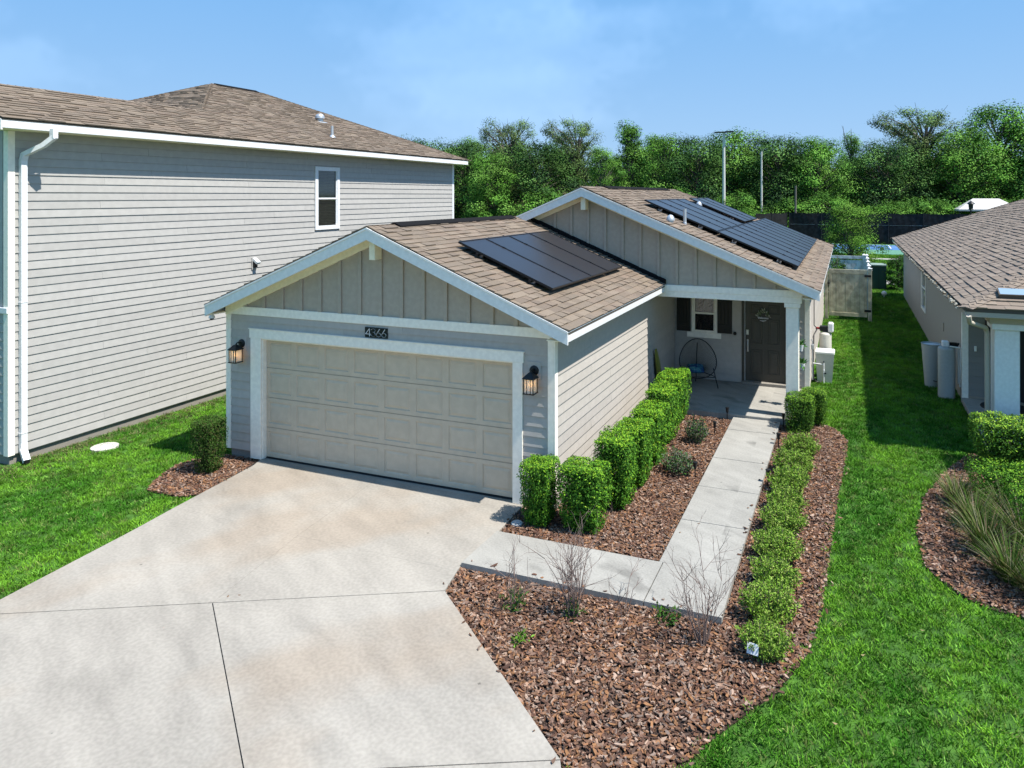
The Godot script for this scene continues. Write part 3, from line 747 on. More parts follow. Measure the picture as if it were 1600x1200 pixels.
	for x in [5.61, 6.625]:
		var sh := world_part("shutter", bx(Vector3(x, 1.27, ez + 0.02), Vector3(x + 0.345, 2.22, ez + 0.035), M.shutter), H)
		for k in 4:
			part("shutter_plank", bx(Vector3(x + 0.004 + k * 0.085, 1.272, ez + 0.036), Vector3(x + 0.083 + k * 0.085, 2.218, ez + 0.052), M.shutter, 0.004), sh)
		for y in [1.4, 2.05]: part("shutter_batten", bx(Vector3(x + 0.01, y, ez + 0.053), Vector3(x + 0.335, y + 0.09, ez + 0.068), M.shutter, 0.004), sh)
	front_door(H, ez)
	# right side wall, in full sun
	var rw := MB.new(); rw.bb(Vector3(8.6, 0.1, -19.2), Vector3(8.726, 2.56, ez - 0.01)); rw.bb(Vector3(-0.6, 0.1, -19.2), Vector3(-0.45, 2.56, -8.0)); rw.bb(Vector3(-0.6, 0.1, -19.21), Vector3(8.6, 2.56, -19.1))
	var right := world_part("side_wall", rw.mesh(M.siding), H)
	lap_wall(right, Vector3(8.73, 0, ez - 0.09), Vector3.FORWARD, Vector3.RIGHT, 11.1, 0.12, 2.5, [], M.siding)
	world_part("corner_board", bx(Vector3(8.7525, 0.1, ez - 0.095), Vector3(8.764, 2.5, ez + 0.026), M.trim), H)
	lay_shingles(pools)

func vent(a: Vector3, b: Vector3, side: Vector3, sl: float) -> ArrayMesh:
	var k := MB.new()
	for s in [-1.0, 1.0]:
		var w: Vector3 = side * s * 0.13 - Vector3.UP * 0.13 * sl
		k.hexa((a + b + w) * 0.5 + Vector3.UP * 0.035, (b - a) * 0.5, w * 0.5, Vector3.UP * 0.018)
		k.hexa((a + b) * 0.5 + w + Vector3.UP * 0.02, (b - a) * 0.5, w * 0.08, Vector3.UP * 0.03)
	return k.mesh(M.matte)

func garage_door(H: Node3D):
	var zf := -0.085
	var fr := world_part("garage_door_trim", bx(Vector3(-0.235, 0.0, 0.0), Vector3(0, 2.125, 0.036), M.trim), H)
	part("jamb", bx(Vector3(-0.02, 0.0, -0.15), Vector3(0.018, 2.125, -0.001), M.trim), fr)
	var f2 := world_part("garage_door_trim", bx(Vector3(4.88, 0.0, 0.0), Vector3(5.045, 2.125, 0.036), M.trim), H)
	part("jamb", bx(Vector3(4.862, 0.0, -0.15), Vector3(4.90, 2.125, -0.001), M.trim), f2)
	var f3 := world_part("garage_door_trim", bx(Vector3(-0.255, 2.126, 0.0), Vector3(5.065, 2.285, 0.042), M.trim), H)
	part("drip_cap", bx(Vector3(-0.27, 2.286, 0.0), Vector3(5.08, 2.297, 0.055), M.trim, 0.002), f3)
	part("head_jamb", bx(Vector3(0.018, 2.10, -0.15), Vector3(4.862, 2.1255, -0.001), M.trim), f3)
	var back := MB.new(); back.bb(Vector3(0.0, 0.0, -0.14), Vector3(4.88, 2.13, -0.125))
	var gd := world_part("garage_door", back.mesh(M.door), H)
	part("weather_strip", bx(Vector3(0.018, 0.0, -0.10), Vector3(4.862, 0.022, -0.07), M.black), gd)
	var w := 4.844 / 8.0; var sh := 0.522
	for r in 4:
		var y0 := 0.024 + r * (sh + 0.003)
		var s := MB.new()
		s.bb(Vector3(0.02, y0 + 0.004, -0.124), Vector3(4.86, y0 + 0.07, zf)); s.bb(Vector3(0.02, y0 + sh - 0.075, -0.124), Vector3(4.86, y0 + sh - 0.004, zf))
		s.bb(Vector3(0.02, y0 + sh - 0.004, -0.124), Vector3(4.86, y0 + sh + 0.001, zf - 0.012))
		for k in 9:
			var x := 0.018 + k * w
			s.bb(Vector3(maxf(x - 0.055, 0.02), y0 + 0.07, -0.124), Vector3(minf(x + 0.055, 4.86), y0 + sh - 0.075, zf))
		part("door_section", s.mesh(M.door), gd)
		for k in 8:
			var q := MB.new()
			var a: Vector2 = Vector2(0.018 + k * w + 0.055, y0 + 0.07); var b: Vector2 = Vector2(0.018 + (k + 1) * w - 0.055, y0 + sh - 0.075)
			var ring := [[0.0, 0.0], [0.012, -0.014], [0.020, -0.014], [0.060, -0.001]]
			for i in 3:
				var o0: float = ring[i][0]; var o1: float = ring[i + 1][0]
				var d0: float = zf + ring[i][1]; var d1: float = zf + ring[i + 1][1]
				var P := [Vector3(a.x + o0, a.y + o0, d0), Vector3(b.x - o0, a.y + o0, d0), Vector3(b.x - o0, b.y - o0, d0), Vector3(a.x + o0, b.y - o0, d0)]
				var Q := [Vector3(a.x + o1, a.y + o1, d1), Vector3(b.x - o1, a.y + o1, d1), Vector3(b.x - o1, b.y - o1, d1), Vector3(a.x + o1, b.y - o1, d1)]
				for e in 4: q.oquad(P[e], P[(e + 1) % 4], Q[(e + 1) % 4], Q[e], Vector3((a.x + b.x) / 2, (a.y + b.y) / 2, -3))
			q.quad(Vector3(a.x + 0.06, b.y - 0.06, zf - 0.001), Vector3(b.x - 0.06, b.y - 0.06, zf - 0.001), Vector3(b.x - 0.06, a.y + 0.06, zf - 0.001), Vector3(a.x + 0.06, a.y + 0.06, zf - 0.001))
			part("door_panel", q.mesh(M.door), gd)

func front_door(H: Node3D, ez: float):
	var fr := world_part("door_frame", bx(Vector3(7.20, 0.1, ez - 0.1), Vector3(7.268, 2.25, ez + 0.03), M.entry), H)
	part("door_frame_side", bx(Vector3(8.205, 0.1, ez - 0.1), Vector3(8.275, 2.25, ez + 0.03), M.entry), fr)
	part("door_frame_head", bx(Vector3(7.2685, 2.18, ez - 0.1), Vector3(8.2045, 2.25, ez + 0.03), M.entry), fr)
	part("weather_bead", bx(Vector3(7.2685, 0.12, ez + 0.0), Vector3(7.278, 2.18, ez + 0.02), M.white, 0.002), fr)
	part("threshold", bx(Vector3(7.22, 0.096, ez - 0.05), Vector3(8.25, 0.165, ez + 0.14), M.edge), fr)
	var d := MB.new(); d.bb(Vector3(7.28, 0.166, ez - 0.08), Vector3(8.204, 2.179, ez - 0.02))
	var door := world_part("front_door", d.mesh(M.entry), H)
	for q in [[0.13, 0.28, 0.86], [0.13, 1.0, 1.6], [0.13, 1.72, 1.94], [0.53, 0.28, 0.86], [0.53, 1.0, 1.6], [0.53, 1.72, 1.94]]:
		var p := MB.new(); var x0: float = 7.28 + q[0]; var x1 := x0 + 0.27; var y0: float = 0.166 + q[1] - 0.1; var y1: float = 0.166 + q[2] - 0.1
		var z := ez - 0.02
		for t in [[x0, y0, x1, y0 + 0.02], [x0, y1 - 0.02, x1, y1], [x0, y0 + 0.02, x0 + 0.02, y1 - 0.02], [x1 - 0.02, y0 + 0.02, x1, y1 - 0.02]]: p.bev(Vector3(t[0], t[1], z), Vector3(t[2], t[3], z + 0.012), 0.005)
		p.bev(Vector3(x0 + 0.05, y0 + 0.05, z), Vector3(x1 - 0.05, y1 - 0.05, z + 0.009), 0.006)
		part("door_panel", p.mesh(M.entry), door)
	part("keypad_lock", bx(Vector3(7.30, 1.27, ez - 0.02), Vector3(7.365, 1.40, ez + 0.015), M.metal, 0.008), door)
	var h := MB.new()
	h.bev(Vector3(7.315, 0.86, ez - 0.02), Vector3(7.36, 1.16, ez - 0.008), 0.004)
	h.tube([Vector3(7.337, 1.12, ez - 0.01), Vector3(7.337, 1.11, ez + 0.045), Vector3(7.337, 1.02, ez + 0.055), Vector3(7.337, 0.92, ez + 0.04), Vector3(7.337, 0.89, ez - 0.01)], [0.011, 0.012, 0.012, 0.011, 0.011], 8)
	part("door_handle", h.mesh(M.metal), door)

func left_house():
	var up := Vector3.UP
	var H := thing("house", "tall two-storey grey lap-sided house with one narrow window and white gutter", "house", Vector3(-8.5, 0, -6))
	var pools := []
	var X := -3.985; var z0 := 1.73; var z1 := -13.48
	world_part("foundation", bx(Vector3(-13.2, -0.3, z1 + 0.03), Vector3(X - 0.03, 0.10, z0 - 0.03), M.edge), H)
	world_part("sill_gap", bx(Vector3(X - 0.2, 0.101, z1 + 0.02), Vector3(X - 0.012, 0.118, z0 - 0.02), M.black), H)
	var w := MB.new(); var wz := -6.02; var wz2 := -6.98
	w.bb(Vector3(X - 0.16, 0.1, wz), Vector3(X - 0.004, 5.8, z0 - 0.006)); w.bb(Vector3(X - 0.16, 0.1, z1), Vector3(X - 0.004, 5.8, wz2)); w.bb(Vector3(X - 0.16, 0.1, wz2), Vector3(X - 0.004, 3.72, wz)); w.bb(Vector3(X - 0.16, 5.40, wz2), Vector3(X - 0.004, 5.8, wz))
	var wall := world_part("side_wall", w.mesh(M.siding_left), H)
	lap_wall(wall, Vector3(X, 0, z0), Vector3.FORWARD, Vector3.RIGHT, z0 - z1, 0.12, 5.76, [Rect2(-1, -1, 1.09, 9), Rect2(z0 - wz - 0.02, 3.68, 1.02, 1.75), Rect2(z0 - z1 - 0.10, -1, 1, 9)], M.siding_left)
	var hold := world_part("window_wall", bx(Vector3(X - 0.2, 3.6, wz2 + 0.1), Vector3(X - 0.17, 3.65, wz - 0.1), M.white), H)
	window_unit(hold, Vector3(X + 0.012, 3.69, -6.0), Vector3.FORWARD, Vector3.RIGHT, 1.02, 1.74, 0.11, M.white, 0.48, "blind")
	world_part("corner_board", bx(Vector3(X - 0.1, 0.1, z1 - 0.025), Vector3(X + 0.026, 5.76, z1 + 0.10), M.white), H)
	world_part("corner_board", bx(Vector3(X - 0.10, 0.1, z0 - 0.09), Vector3(X + 0.026, 5.76, z0 + 0.026), M.trim), H)
	# street front
	var f := MB.new(); f.bb(Vector3(-7.3, 0.1, z0 - 0.16), Vector3(X - 0.17, 5.9, z0 - 0.004)); f.bb(Vector3(-13.2, 0.1, -2.2), Vector3(-7.3, 5.8, -2.04)); f.bb(Vector3(-7.4, 0.1, -2.1), Vector3(-7.3, 5.8, z0 - 0.1)); f.bb(Vector3(-13.2, 0.1, z1), Vector3(X - 0.2, 5.8, z1 + 0.1)); f.bb(Vector3(-13.3, 0.1, z1), Vector3(-13.2, 5.8, -2.1))
	var fw := world_part("front_wall", f.mesh(M.siding_left), H)
	lap_wall(fw, Vector3(-7.3, 0, z0), Vector3.RIGHT, Vector3.BACK, 3.2, 0.12, 2.58, [], M.siding_left)
	world_part("belt_board", bx(Vector3(-7.3, 2.585, z0 - 0.02), Vector3(X + 0.028, 2.685, z0 + 0.05), M.white), H)
	for k in 9: part("batten", bx(Vector3(-4.45 - k * 0.4, 2.69, z0 - 0.004), Vector3(-4.39 - k * 0.4, 5.8, z0 + 0.02), M.siding_left), fw)
	# roof planes
	var sl := 0.4167; var ye := 5.93
	var P := func(x: float, z: float) -> Vector3: return Vector3(x, ye + (-3.53 - x) * sl, z)
	var r := world_part("roof", slab([P.call(-3.53, 2.1), P.call(-5.5, 2.1), P.call(-5.5, -3.72), P.call(-3.53, -3.72)], 0.025, M.deck), H)
	part("roof_deck", slab([P.call(-3.53, -3.72), P.call(-5.5, -3.72), P.call(-8.6, -6.82), P.call(-8.6, -8.7), P.call(-3.53, -13.77)], 0.025, M.deck), r)
	var q := sqrt(1 + sl * sl)
	shingles(r, pools, Vector3(-3.52, ye + 0.005, 2.11), Vector3.FORWARD, Vector3(-1, sl, 0).normalized(), [Vector2(0, 0), Vector2(15.88, 0), Vector2(10.81, 5.07 * q), Vector2(8.93, 5.07 * q), Vector2(5.83, 1.97 * q), Vector2(0, 1.97 * q)], tones)
	var top := P.call(-8.6, -6.82)
	var r2 := world_part("roof", slab([top, P.call(-5.5, -3.72), Vector3(-7.47, ye, -1.75), Vector3(-13.67, ye, -1.75)], 0.06, M.deck), H)
	shingles(r2, pools, Vector3(-13.67, ye + 0.005, -1.74), Vector3.RIGHT, Vector3(0, sl, -1).normalized(), [Vector2(0, 0), Vector2(6.2, 0), Vector2(8.17, 1.97 * q), Vector2(5.07, 5.07 * q)], tones)
	world_part("roof", slab([Vector3(-5.5, 6.751, 2.1), Vector3(-5.5, 6.751, -3.72), Vector3(-7.47, ye, -1.75), Vector3(-7.47, ye, 2.1)], 0.06, M.deck), H)
	world_part("roof", slab([top, P.call(-8.6, -8.7), Vector3(-13.67, ye, -13.77), Vector3(-13.67, ye, -1.75)], 0.06, M.deck), H)
	world_part("roof", slab([P.call(-8.6, -8.7), P.call(-3.53, -13.77), Vector3(-13.67, ye, -13.77)], 0.06, M.deck), H)
	caps(r, P.call(-5.5, 2.1), P.call(-5.5, -3.72), Vector3.RIGHT, sl, tones)
	caps(r, P.call(-5.5, -3.72), top, Vector3(1, 0, 1).normalized(), sl * 0.4, tones)
	caps(r, P.call(-3.53, -13.77), P.call(-8.6, -8.7), Vector3(1, 0, -1).normalized(), sl * 0.4, tones)
	caps(r2, Vector3(-13.67, ye, -1.75), top, Vector3(-1, 0, 1).normalized(), sl * 0.4, tones)
	part("ridge_vent", vent(top + Vector3(0, 0.005, -0.1), P.call(-8.6, -8.6) + up * 0.005, Vector3.RIGHT, sl), r)
	for s in [[-6.08, -8.72], [-4.5, -7.37]]:
		var p: Vector3 = P.call(s[0], s[1])
		var v := MB.new()
		if s[0] < -5:
			v.lathe([Vector2(0.1, 0), Vector2(0.1, 0.1), Vector2(0.15, 0.1), Vector2(0.14, 0.17), Vector2(0.1, 0.23), Vector2(0.0, 0.25)], p, 14)
			v.box(p + Vector3(0, 0.02, 0), Vector3(0.4, 0.012, 0.4), Basis(Vector3(0, 0, 1), deg_to_rad(-22.6)))
			part("roof_vent", v.mesh(M.galv), r)
		else:
			v.lathe([Vector2(0.11, 0), Vector2(0.05, 0.07), Vector2(0.04, 0.07), Vector2(0.04, 0.34), Vector2(0.0, 0.34)], p, 10)
			part("vent_pipe", v.mesh(M.galv), r)
	world_part("eave_fascia", bx(Vector3(-3.56, ye - 0.16, -13.8), Vector3(-3.535, ye - 0.02, 2.1), M.white), H)
	world_part("eave_soffit", bx(Vector3(X - 0.1, ye - 0.165, -13.8), Vector3(-3.562, ye - 0.15, 2.1), M.cream), H)
	world_part("rake_board", board(Vector3(-3.54, ye - 0.19, 2.09), Vector3(-5.5, ye - 0.19 + 1.96 * sl, 2.09), up * 0.17, Vector3(0, 0, 0.03), M.fascia), H)
	world_part("rake_board", board(Vector3(-7.46, ye - 0.19, 2.09), Vector3(-5.5, ye - 0.19 + 1.96 * sl, 2.09), up * 0.17, Vector3(0, 0, 0.03), M.fascia), H)
	var g2 := MB.new(); g2.extr([Vector2(-7.3, 5.7), Vector2(-3.99, 5.7), Vector2(-3.99, 5.98), Vector2(-5.5, 6.62), Vector2(-7.3, 5.9)], Vector3(0, 0, z0 - 0.1), Vector3.RIGHT, up, Vector3(0, 0, 0.09))
	world_part("gable_panel", g2.mesh(M.siding_left), H)
	gutter(H, Vector3(-3.534, ye + 0.004, 2.02), Vector3(-3.534, ye + 0.004, -13.9), Vector3.RIGHT, M.white)
	# downspout at the street corner
	var dsp := MB.new()
	var pt := [Vector3(-3.47, 5.80, 1.30), Vector3(-3.47, 5.66, 1.30), Vector3(-3.62, 5.52, 1.38), Vector3(-3.90, 5.36, 1.52), Vector3(-3.925, 5.25, 1.53), Vector3(-3.925, 0.28, 1.53), Vector3(-3.90, 0.16, 1.54), Vector3(-3.72, 0.02, 1.60)]
	for i in pt.size() - 1:
		var a: Vector3 = pt[i]; var b: Vector3 = pt[i + 1]; var t := (b - a).normalized()
		var xx := Vector3(0.18, 0, 0.98).normalized() if absf(t.y) > 0.95 else t.cross(Vector3.UP).normalized()
		if i > 0 and absf(t.y) > 0.95: xx = Vector3(0, 0, 1)
		var yy := xx.cross(t).normalized()
		dsp.hexa((a + b) * 0.5, (b - a) * 0.5 + t * 0.012, xx * 0.052, yy * 0.038)
	var ds := world_part("downspout", dsp.mesh(M.white), H)
	for y in [0.45, 2.75]: part("strap", bx(Vector3(-3.972, y, 1.472), Vector3(-3.882, y + 0.02, 1.588), M.white, 0.002), ds)
	part("outlet", bx(Vector3(-3.73, -0.03, 1.56), Vector3(-3.69, 0.045, 1.64), M.black), ds)
	lay_shingles(pools)

func right_house():
	var up := Vector3.UP
	var H := thing("house", "low stucco house with shingle hip roof, leaf-filled gutter and white porch column", "house", Vector3(16.5, 0, -16))
	var pools := []
	var X := 12.02; var ex := 11.56; var ye := 2.60; var zf := -4.9; var zb := -27.8; var sl := 0.4167
	var w := MB.new(); var a := -16.95; var b := -18.3
	w.bb(Vector3(X, -0.2, a), Vector3(X + 0.2, 2.47, -8.72)); w.bb(Vector3(X, -0.2, -27.3), Vector3(X + 0.2, 2.47, b)); w.bb(Vector3(X, -0.2, b), Vector3(X + 0.2, 0.72, a)); w.bb(Vector3(X, 2.18, b), Vector3(X + 0.2, 2.47, a))
	w.bb(Vector3(X + 0.2, -0.2, -27.3), Vector3(21.0, 2.47, -27.1)); w.bb(Vector3(20.8, -0.2, -27.1), Vector3(21.0, 2.47, -5.4))
	world_part("side_wall", w.mesh(M.stucco), H)
	world_part("eave_frieze", bx(Vector3(X - 0.018, 2.30, -27.3), Vector3(X - 0.001, 2.46, -8.8), M.stucco_light), H)
	var hold := world_part("window_wall", bx(Vector3(X + 0.3, 0.6, b + 0.2), Vector3(X + 0.33, 0.65, a - 0.2), M.white), H)
	window_unit(hold, Vector3(X - 0.003, 0.70, b - 0.02), Vector3.BACK, Vector3.LEFT, 1.38, 1.5, 0.09, M.trim, 0.5, "blind")
	world_part("corner_board", bx(Vector3(X - 0.02, 0.0, -8.80), Vector3(X + 0.11, 2.46, -8.69), M.trim), H)
	var e := MB.new(); e.bb(Vector3(X + 0.11, 0.0, -8.86), Vector3(21, 2.47, -8.705))
	var ew := world_part("entry_wall", e.mesh(M.stucco), H)
	lap_wall(ew, Vector3(X + 0.11, 0, -8.7), Vector3.RIGHT, Vector3.BACK, 0.33, 0.1, 2.45, [], M.found)
	world_part("front_door", bx(Vector3(12.46, 0.06, -8.70), Vector3(13.5, 2.2, -8.66), M.black), H)
	world_part("doorbell", bx(Vector3(12.24, 1.12, -8.68), Vector3(12.29, 1.24, -8.655), M.pvc), H)
	world_part("porch_floor", bx(Vector3(11.98, -0.2, -8.69), Vector3(20, 0.05, -5.1), M.walk, 0.008), H)
	var mt := MB.new(); mt.lathe([Vector2(0.48, 0.0), Vector2(0.47, 0.015), Vector2(0.0, 0.016)], Vector3(12.75, 0.05, -8.1), 24); world_part("door_mat", mt.mesh(M.dark), H)
	var c := world_part("porch_column", bx(Vector3(12.07, 0.05, -5.62), Vector3(12.47, 2.20, -5.22), M.white, 0.01), H)
	part("capital", bx(Vector3(12.02, 2.201, -5.67), Vector3(12.53, 2.31, -5.17), M.white, 0.008), c)
	part("column_base", bx(Vector3(12.04, 0.051, -5.65), Vector3(12.50, 0.2, -5.19), M.white, 0.008), c)
	world_part("porch_beam", bx(Vector3(11.98, 2.3105, -5.68), Vector3(21, 2.47, -5.16), M.stucco_light), H)
	world_part("porch_beam", bx(Vector3(12.0, 2.3105, -8.7), Vector3(12.3, 2.47, -5.69), M.stucco_light), H)
	world_part("porch_ceiling", bx(Vector3(11.6, 2.471, -8.9), Vector3(21.3, 2.49, -4.95), M.cream), H)
	world_part("eave_soffit", bx(Vector3(11.6, 2.471, -27.7), Vector3(12.1, 2.489, -8.92), M.cream), H)
	var q := sqrt(1 + sl * sl)
	var hw := 5.0
	var pk := ye + hw * sl
	var A := Vector3(ex, ye, zf); var B := Vector3(ex + hw, pk, zf - hw); var C := Vector3(ex + hw, pk, zb + hw); var D := Vector3(ex, ye, zb)
	var A2 := Vector3(ex + 2 * hw, ye, zf); var D2 := Vector3(ex + 2 * hw, ye, zb)
	var r := world_part("roof", slab([A, B, C, D], 0.06, M.deck), H)
	shingles(r, pools, A + Vector3(-0.012, 0.004, 0), Vector3.FORWARD, Vector3(1, sl, 0).normalized(), [Vector2(0, 0), Vector2(zf - zb, 0), Vector2(zf - zb - hw, hw * q), Vector2(hw, hw * q)], grey_tones)
	var r2 := world_part("roof", slab([A, B, A2], 0.06, M.deck), H)
	shingles(r2, pools, A + Vector3(0, 0.004, 0.012), Vector3.RIGHT, Vector3(0, sl, -1).normalized(), [Vector2(0, 0), Vector2(2 * hw, 0), Vector2(hw, hw * q)], grey_tones)
	world_part("roof", slab([A2, B, C, D2], 0.06, M.deck), H)
	world_part("roof", slab([D, C, D2], 0.06, M.deck), H)
	caps(r, A, B, Vector3(-1, 0, -1).normalized(), sl * 0.4, grey_tones)
	caps(r, D, C, Vector3(-1, 0, 1).normalized(), sl * 0.4, grey_tones)
	world_part("eave_fascia", bx(Vector3(ex + 0.002, ye - 0.15, zb), Vector3(ex + 0.025, ye - 0.03, zf - 0.03), M.stucco_light), H)
	world_part("eave_fascia", bx(Vector3(ex, ye - 0.15, zf - 0.028), Vector3(ex + 2 * hw, ye - 0.03, zf - 0.004), M.stucco_light), H)
	gutter(H, Vector3(ex, ye - 0.01, zb), Vector3(ex, ye - 0.01, zf + 0.13), Vector3.LEFT, M.cream)
	gutter(H, Vector3(ex - 0.13, ye + 0.006, zf), Vector3(ex + 2 * hw, ye + 0.006, zf), Vector3.BACK, M.stucco_light)
	# leaf litter and grit lying in the gutter
	var lt := MB.new()
	for i in 900:
		var z := zf - 0.3 - pow(rng.randf(), 1.3) * 20.0
		var s := R(0.02, 0.05)
		lt.col = [Color(0.35, 0.33, 0.27), Color(0.22, 0.19, 0.13), Color(0.45, 0.44, 0.38), Color(0.13, 0.10, 0.07)][rng.randi() % 4]
		lt.box(Vector3(ex - R(0.02, 0.10), ye - 0.045 + R(0, 0.03), z), Vector3(s, s * 0.4, s * 1.3), Basis(Vector3.UP, R(0, 6)) * Basis(Vector3.RIGHT, R(-0.5, 0.5)))
	tag(world_part("gutter_litter", lt.mesh(M.chip), H), "", "", "", "stuff")
	# downspout bending from the gutter corner to the column
	var d := MB.new()
	var pt := [Vector3(11.60, 2.48, -4.80), Vector3(11.62, 2.36, -4.84), Vector3(11.80, 2.28, -5.05), Vector3(11.93, 2.22, -5.25), Vector3(11.975, 2.10, -5.36), Vector3(11.98, 0.0, -5.36)]
	d.tube(pt, [0.045, 0.045, 0.045, 0.045, 0.045, 0.045], 8)
	world_part("downspout", d.mesh(M.stucco_light), H)
	var p := MB.new(); p.bev(Vector3(X - 0.03, 0.95, -12.2), Vector3(X - 0.001, 1.18, -12.12), 0.004); world_part("hose_bib_plate", p.mesh(M.board), H)
	lay_shingles(pools)

func solar_arrays():
	var sk := thing("sky_sheen_panel", "flat panel coloured pale blue as a sky reflection on the stucco house's roof at the right edge", "sky_sheen_panel", Vector3(12.14, 2.78, -5.22), 0, "")
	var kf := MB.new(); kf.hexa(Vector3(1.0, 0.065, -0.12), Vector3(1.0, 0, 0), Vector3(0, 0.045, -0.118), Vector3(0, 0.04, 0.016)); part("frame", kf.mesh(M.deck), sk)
	var kp := MB.new(); kp.hexa(Vector3(1.0, 0.107, -0.105), Vector3(0.98, 0, 0), Vector3(0, 0.041, -0.104), Vector3(0, 0.004, 0.002)); part("pane", kp.mesh(mat(lin(0.22, 0.30, 0.38), 0.15)), sk)  # mirrored sky is put into the pane as a pale blue colour
	var sl := 0.4167; var vd := Vector3(-1, sl, 0).normalized()
	var g := func(x: float, z: float) -> Vector3: return Vector3(x, 2.70 + (5.89 - x) * sl, z)
	var m := func(x: float, z: float) -> Vector3: return Vector3(x, 2.73 + (9.07 - x) * sl, z)
	solar("solar_array", "black four-panel solar array on the garage roof", g.call(5.14, -0.80), Vector3.FORWARD, vd, 4, 0.965, 1.86)
	solar("solar_array", "long ten-panel solar array along the lower main roof near the porch", m.call(8.53, -6.66), Vector3.FORWARD, vd, 10, 1.03, 1.90)
	solar("solar_array", "four-panel solar array high on the main roof nearest the gable peak", m.call(6.76, -6.72), Vector3.FORWARD, vd, 4, 1.12, 1.84)
	solar("solar_array", "small solar array high on the main roof at the far hip end", m.call(6.68, -12.15), Vector3.FORWARD, vd, 3, 1.05, 1.80)

# ---------------------------------------------------------------- plants
func tree_shapes(sd: int, hgt: float, rad: float, base: float, clusters: int, per: int, size: float, kind: String, pal: Array) -> Array:
	var keep := rng.seed; var st := rng.state
	rng.seed = sd
	var T := MB.new(); var L := MB.new()
	var lean := Vector3(R(-0.06, 0.06), 1, R(-0.06, 0.06))
	var tp := []; var tr := []
	var wob := Vector3.ZERO
	for i in 7:
		var f := i / 6.0
		tp.append(lean * (hgt * 0.86 * f) + wob); tr.append(lerpf(hgt * 0.022, hgt * 0.004, f))
		wob += Vector3(R(-1, 1), 0, R(-1, 1)) * hgt * 0.012
	T.tube(tp, tr, 7)
	for k in clusters:
		var f := (k + R(0, 1)) / clusters
		var h := lerpf(base, 1.0, f)
		var prof: float
		match kind:
			"cone": prof = 0.25 + 0.85 * (1.0 - f)
			"tall": prof = 0.35 + 0.75 * sin(clampf(f * 1.1, 0, 1) * PI)
			"open": prof = 0.3 + 0.85 * sqrt(f) * (1.15 - 0.5 * f)
			_: prof = sqrt(maxf(0.06, 1.0 - pow(absf(f * 2.0 - 0.85) / 1.25, 2.0)))
		var an := k * 2.399 + R(-0.5, 0.5)
		var rr := rad * prof * R(0.35, 1.0)
		var c := Vector3(cos(an) * rr, h * hgt + R(-0.4, 0.2), sin(an) * rr) + lean * 0.0
		var j := clampf(h - 0.22, 0.05, 0.85) / 0.86 * 6.0
		var ji := clampi(int(j), 0, 5)
		var s: Vector3 = tp[ji].lerp(tp[ji + 1], j - ji)
		var midp := s.lerp(c, 0.55) + Vector3(0, R(-0.1, 0.5), 0)
		T.tube([s, midp, c], [hgt * 0.009, hgt * 0.006, hgt * 0.002], 4, false)
		for q in (3 if kind == "open" else 1):
			T.tube([midp, c + rdir() * rad * 0.3], [hgt * 0.003, hgt * 0.001], 3, false)
		var cr := rad * (0.30 if kind == "open" else 0.40) * R(0.7, 1.25)
		var col: Color = pal[rng.randi() % pal.size()] * R(0.55, 1.55)
		for i in per:
			var d := rdir()
			var p := c + Vector3(d.x, d.y * 0.62, d.z) * cr * pow(rng.randf(), 0.45)
			L.col = col * R(0.78, 1.22)
			var nn := (d + Vector3(0, 0.9, 0) + rdir() * 0.6).normalized()
			var t := nn.cross(rdir()).normalized()
			L.leaf(p, nn, t, size * R(0.7, 1.4), size * R(0.45, 0.8))
	rng.seed = keep; rng.state = st
	return [T.mesh(M.bark_pale if kind in ["open", "tall"] else M.bark), L.mesh(M.leaf_far)]
func tree(called: String, sh: Array, at: Vector3, turn: float, sc: Vector3, label: String, group: String) -> Node3D:
	var t := thing(called, label, "tree", at, turn, group)
	t.scale = sc
	part("trunk", sh[0], t); part("crown", sh[1], t)
	return t

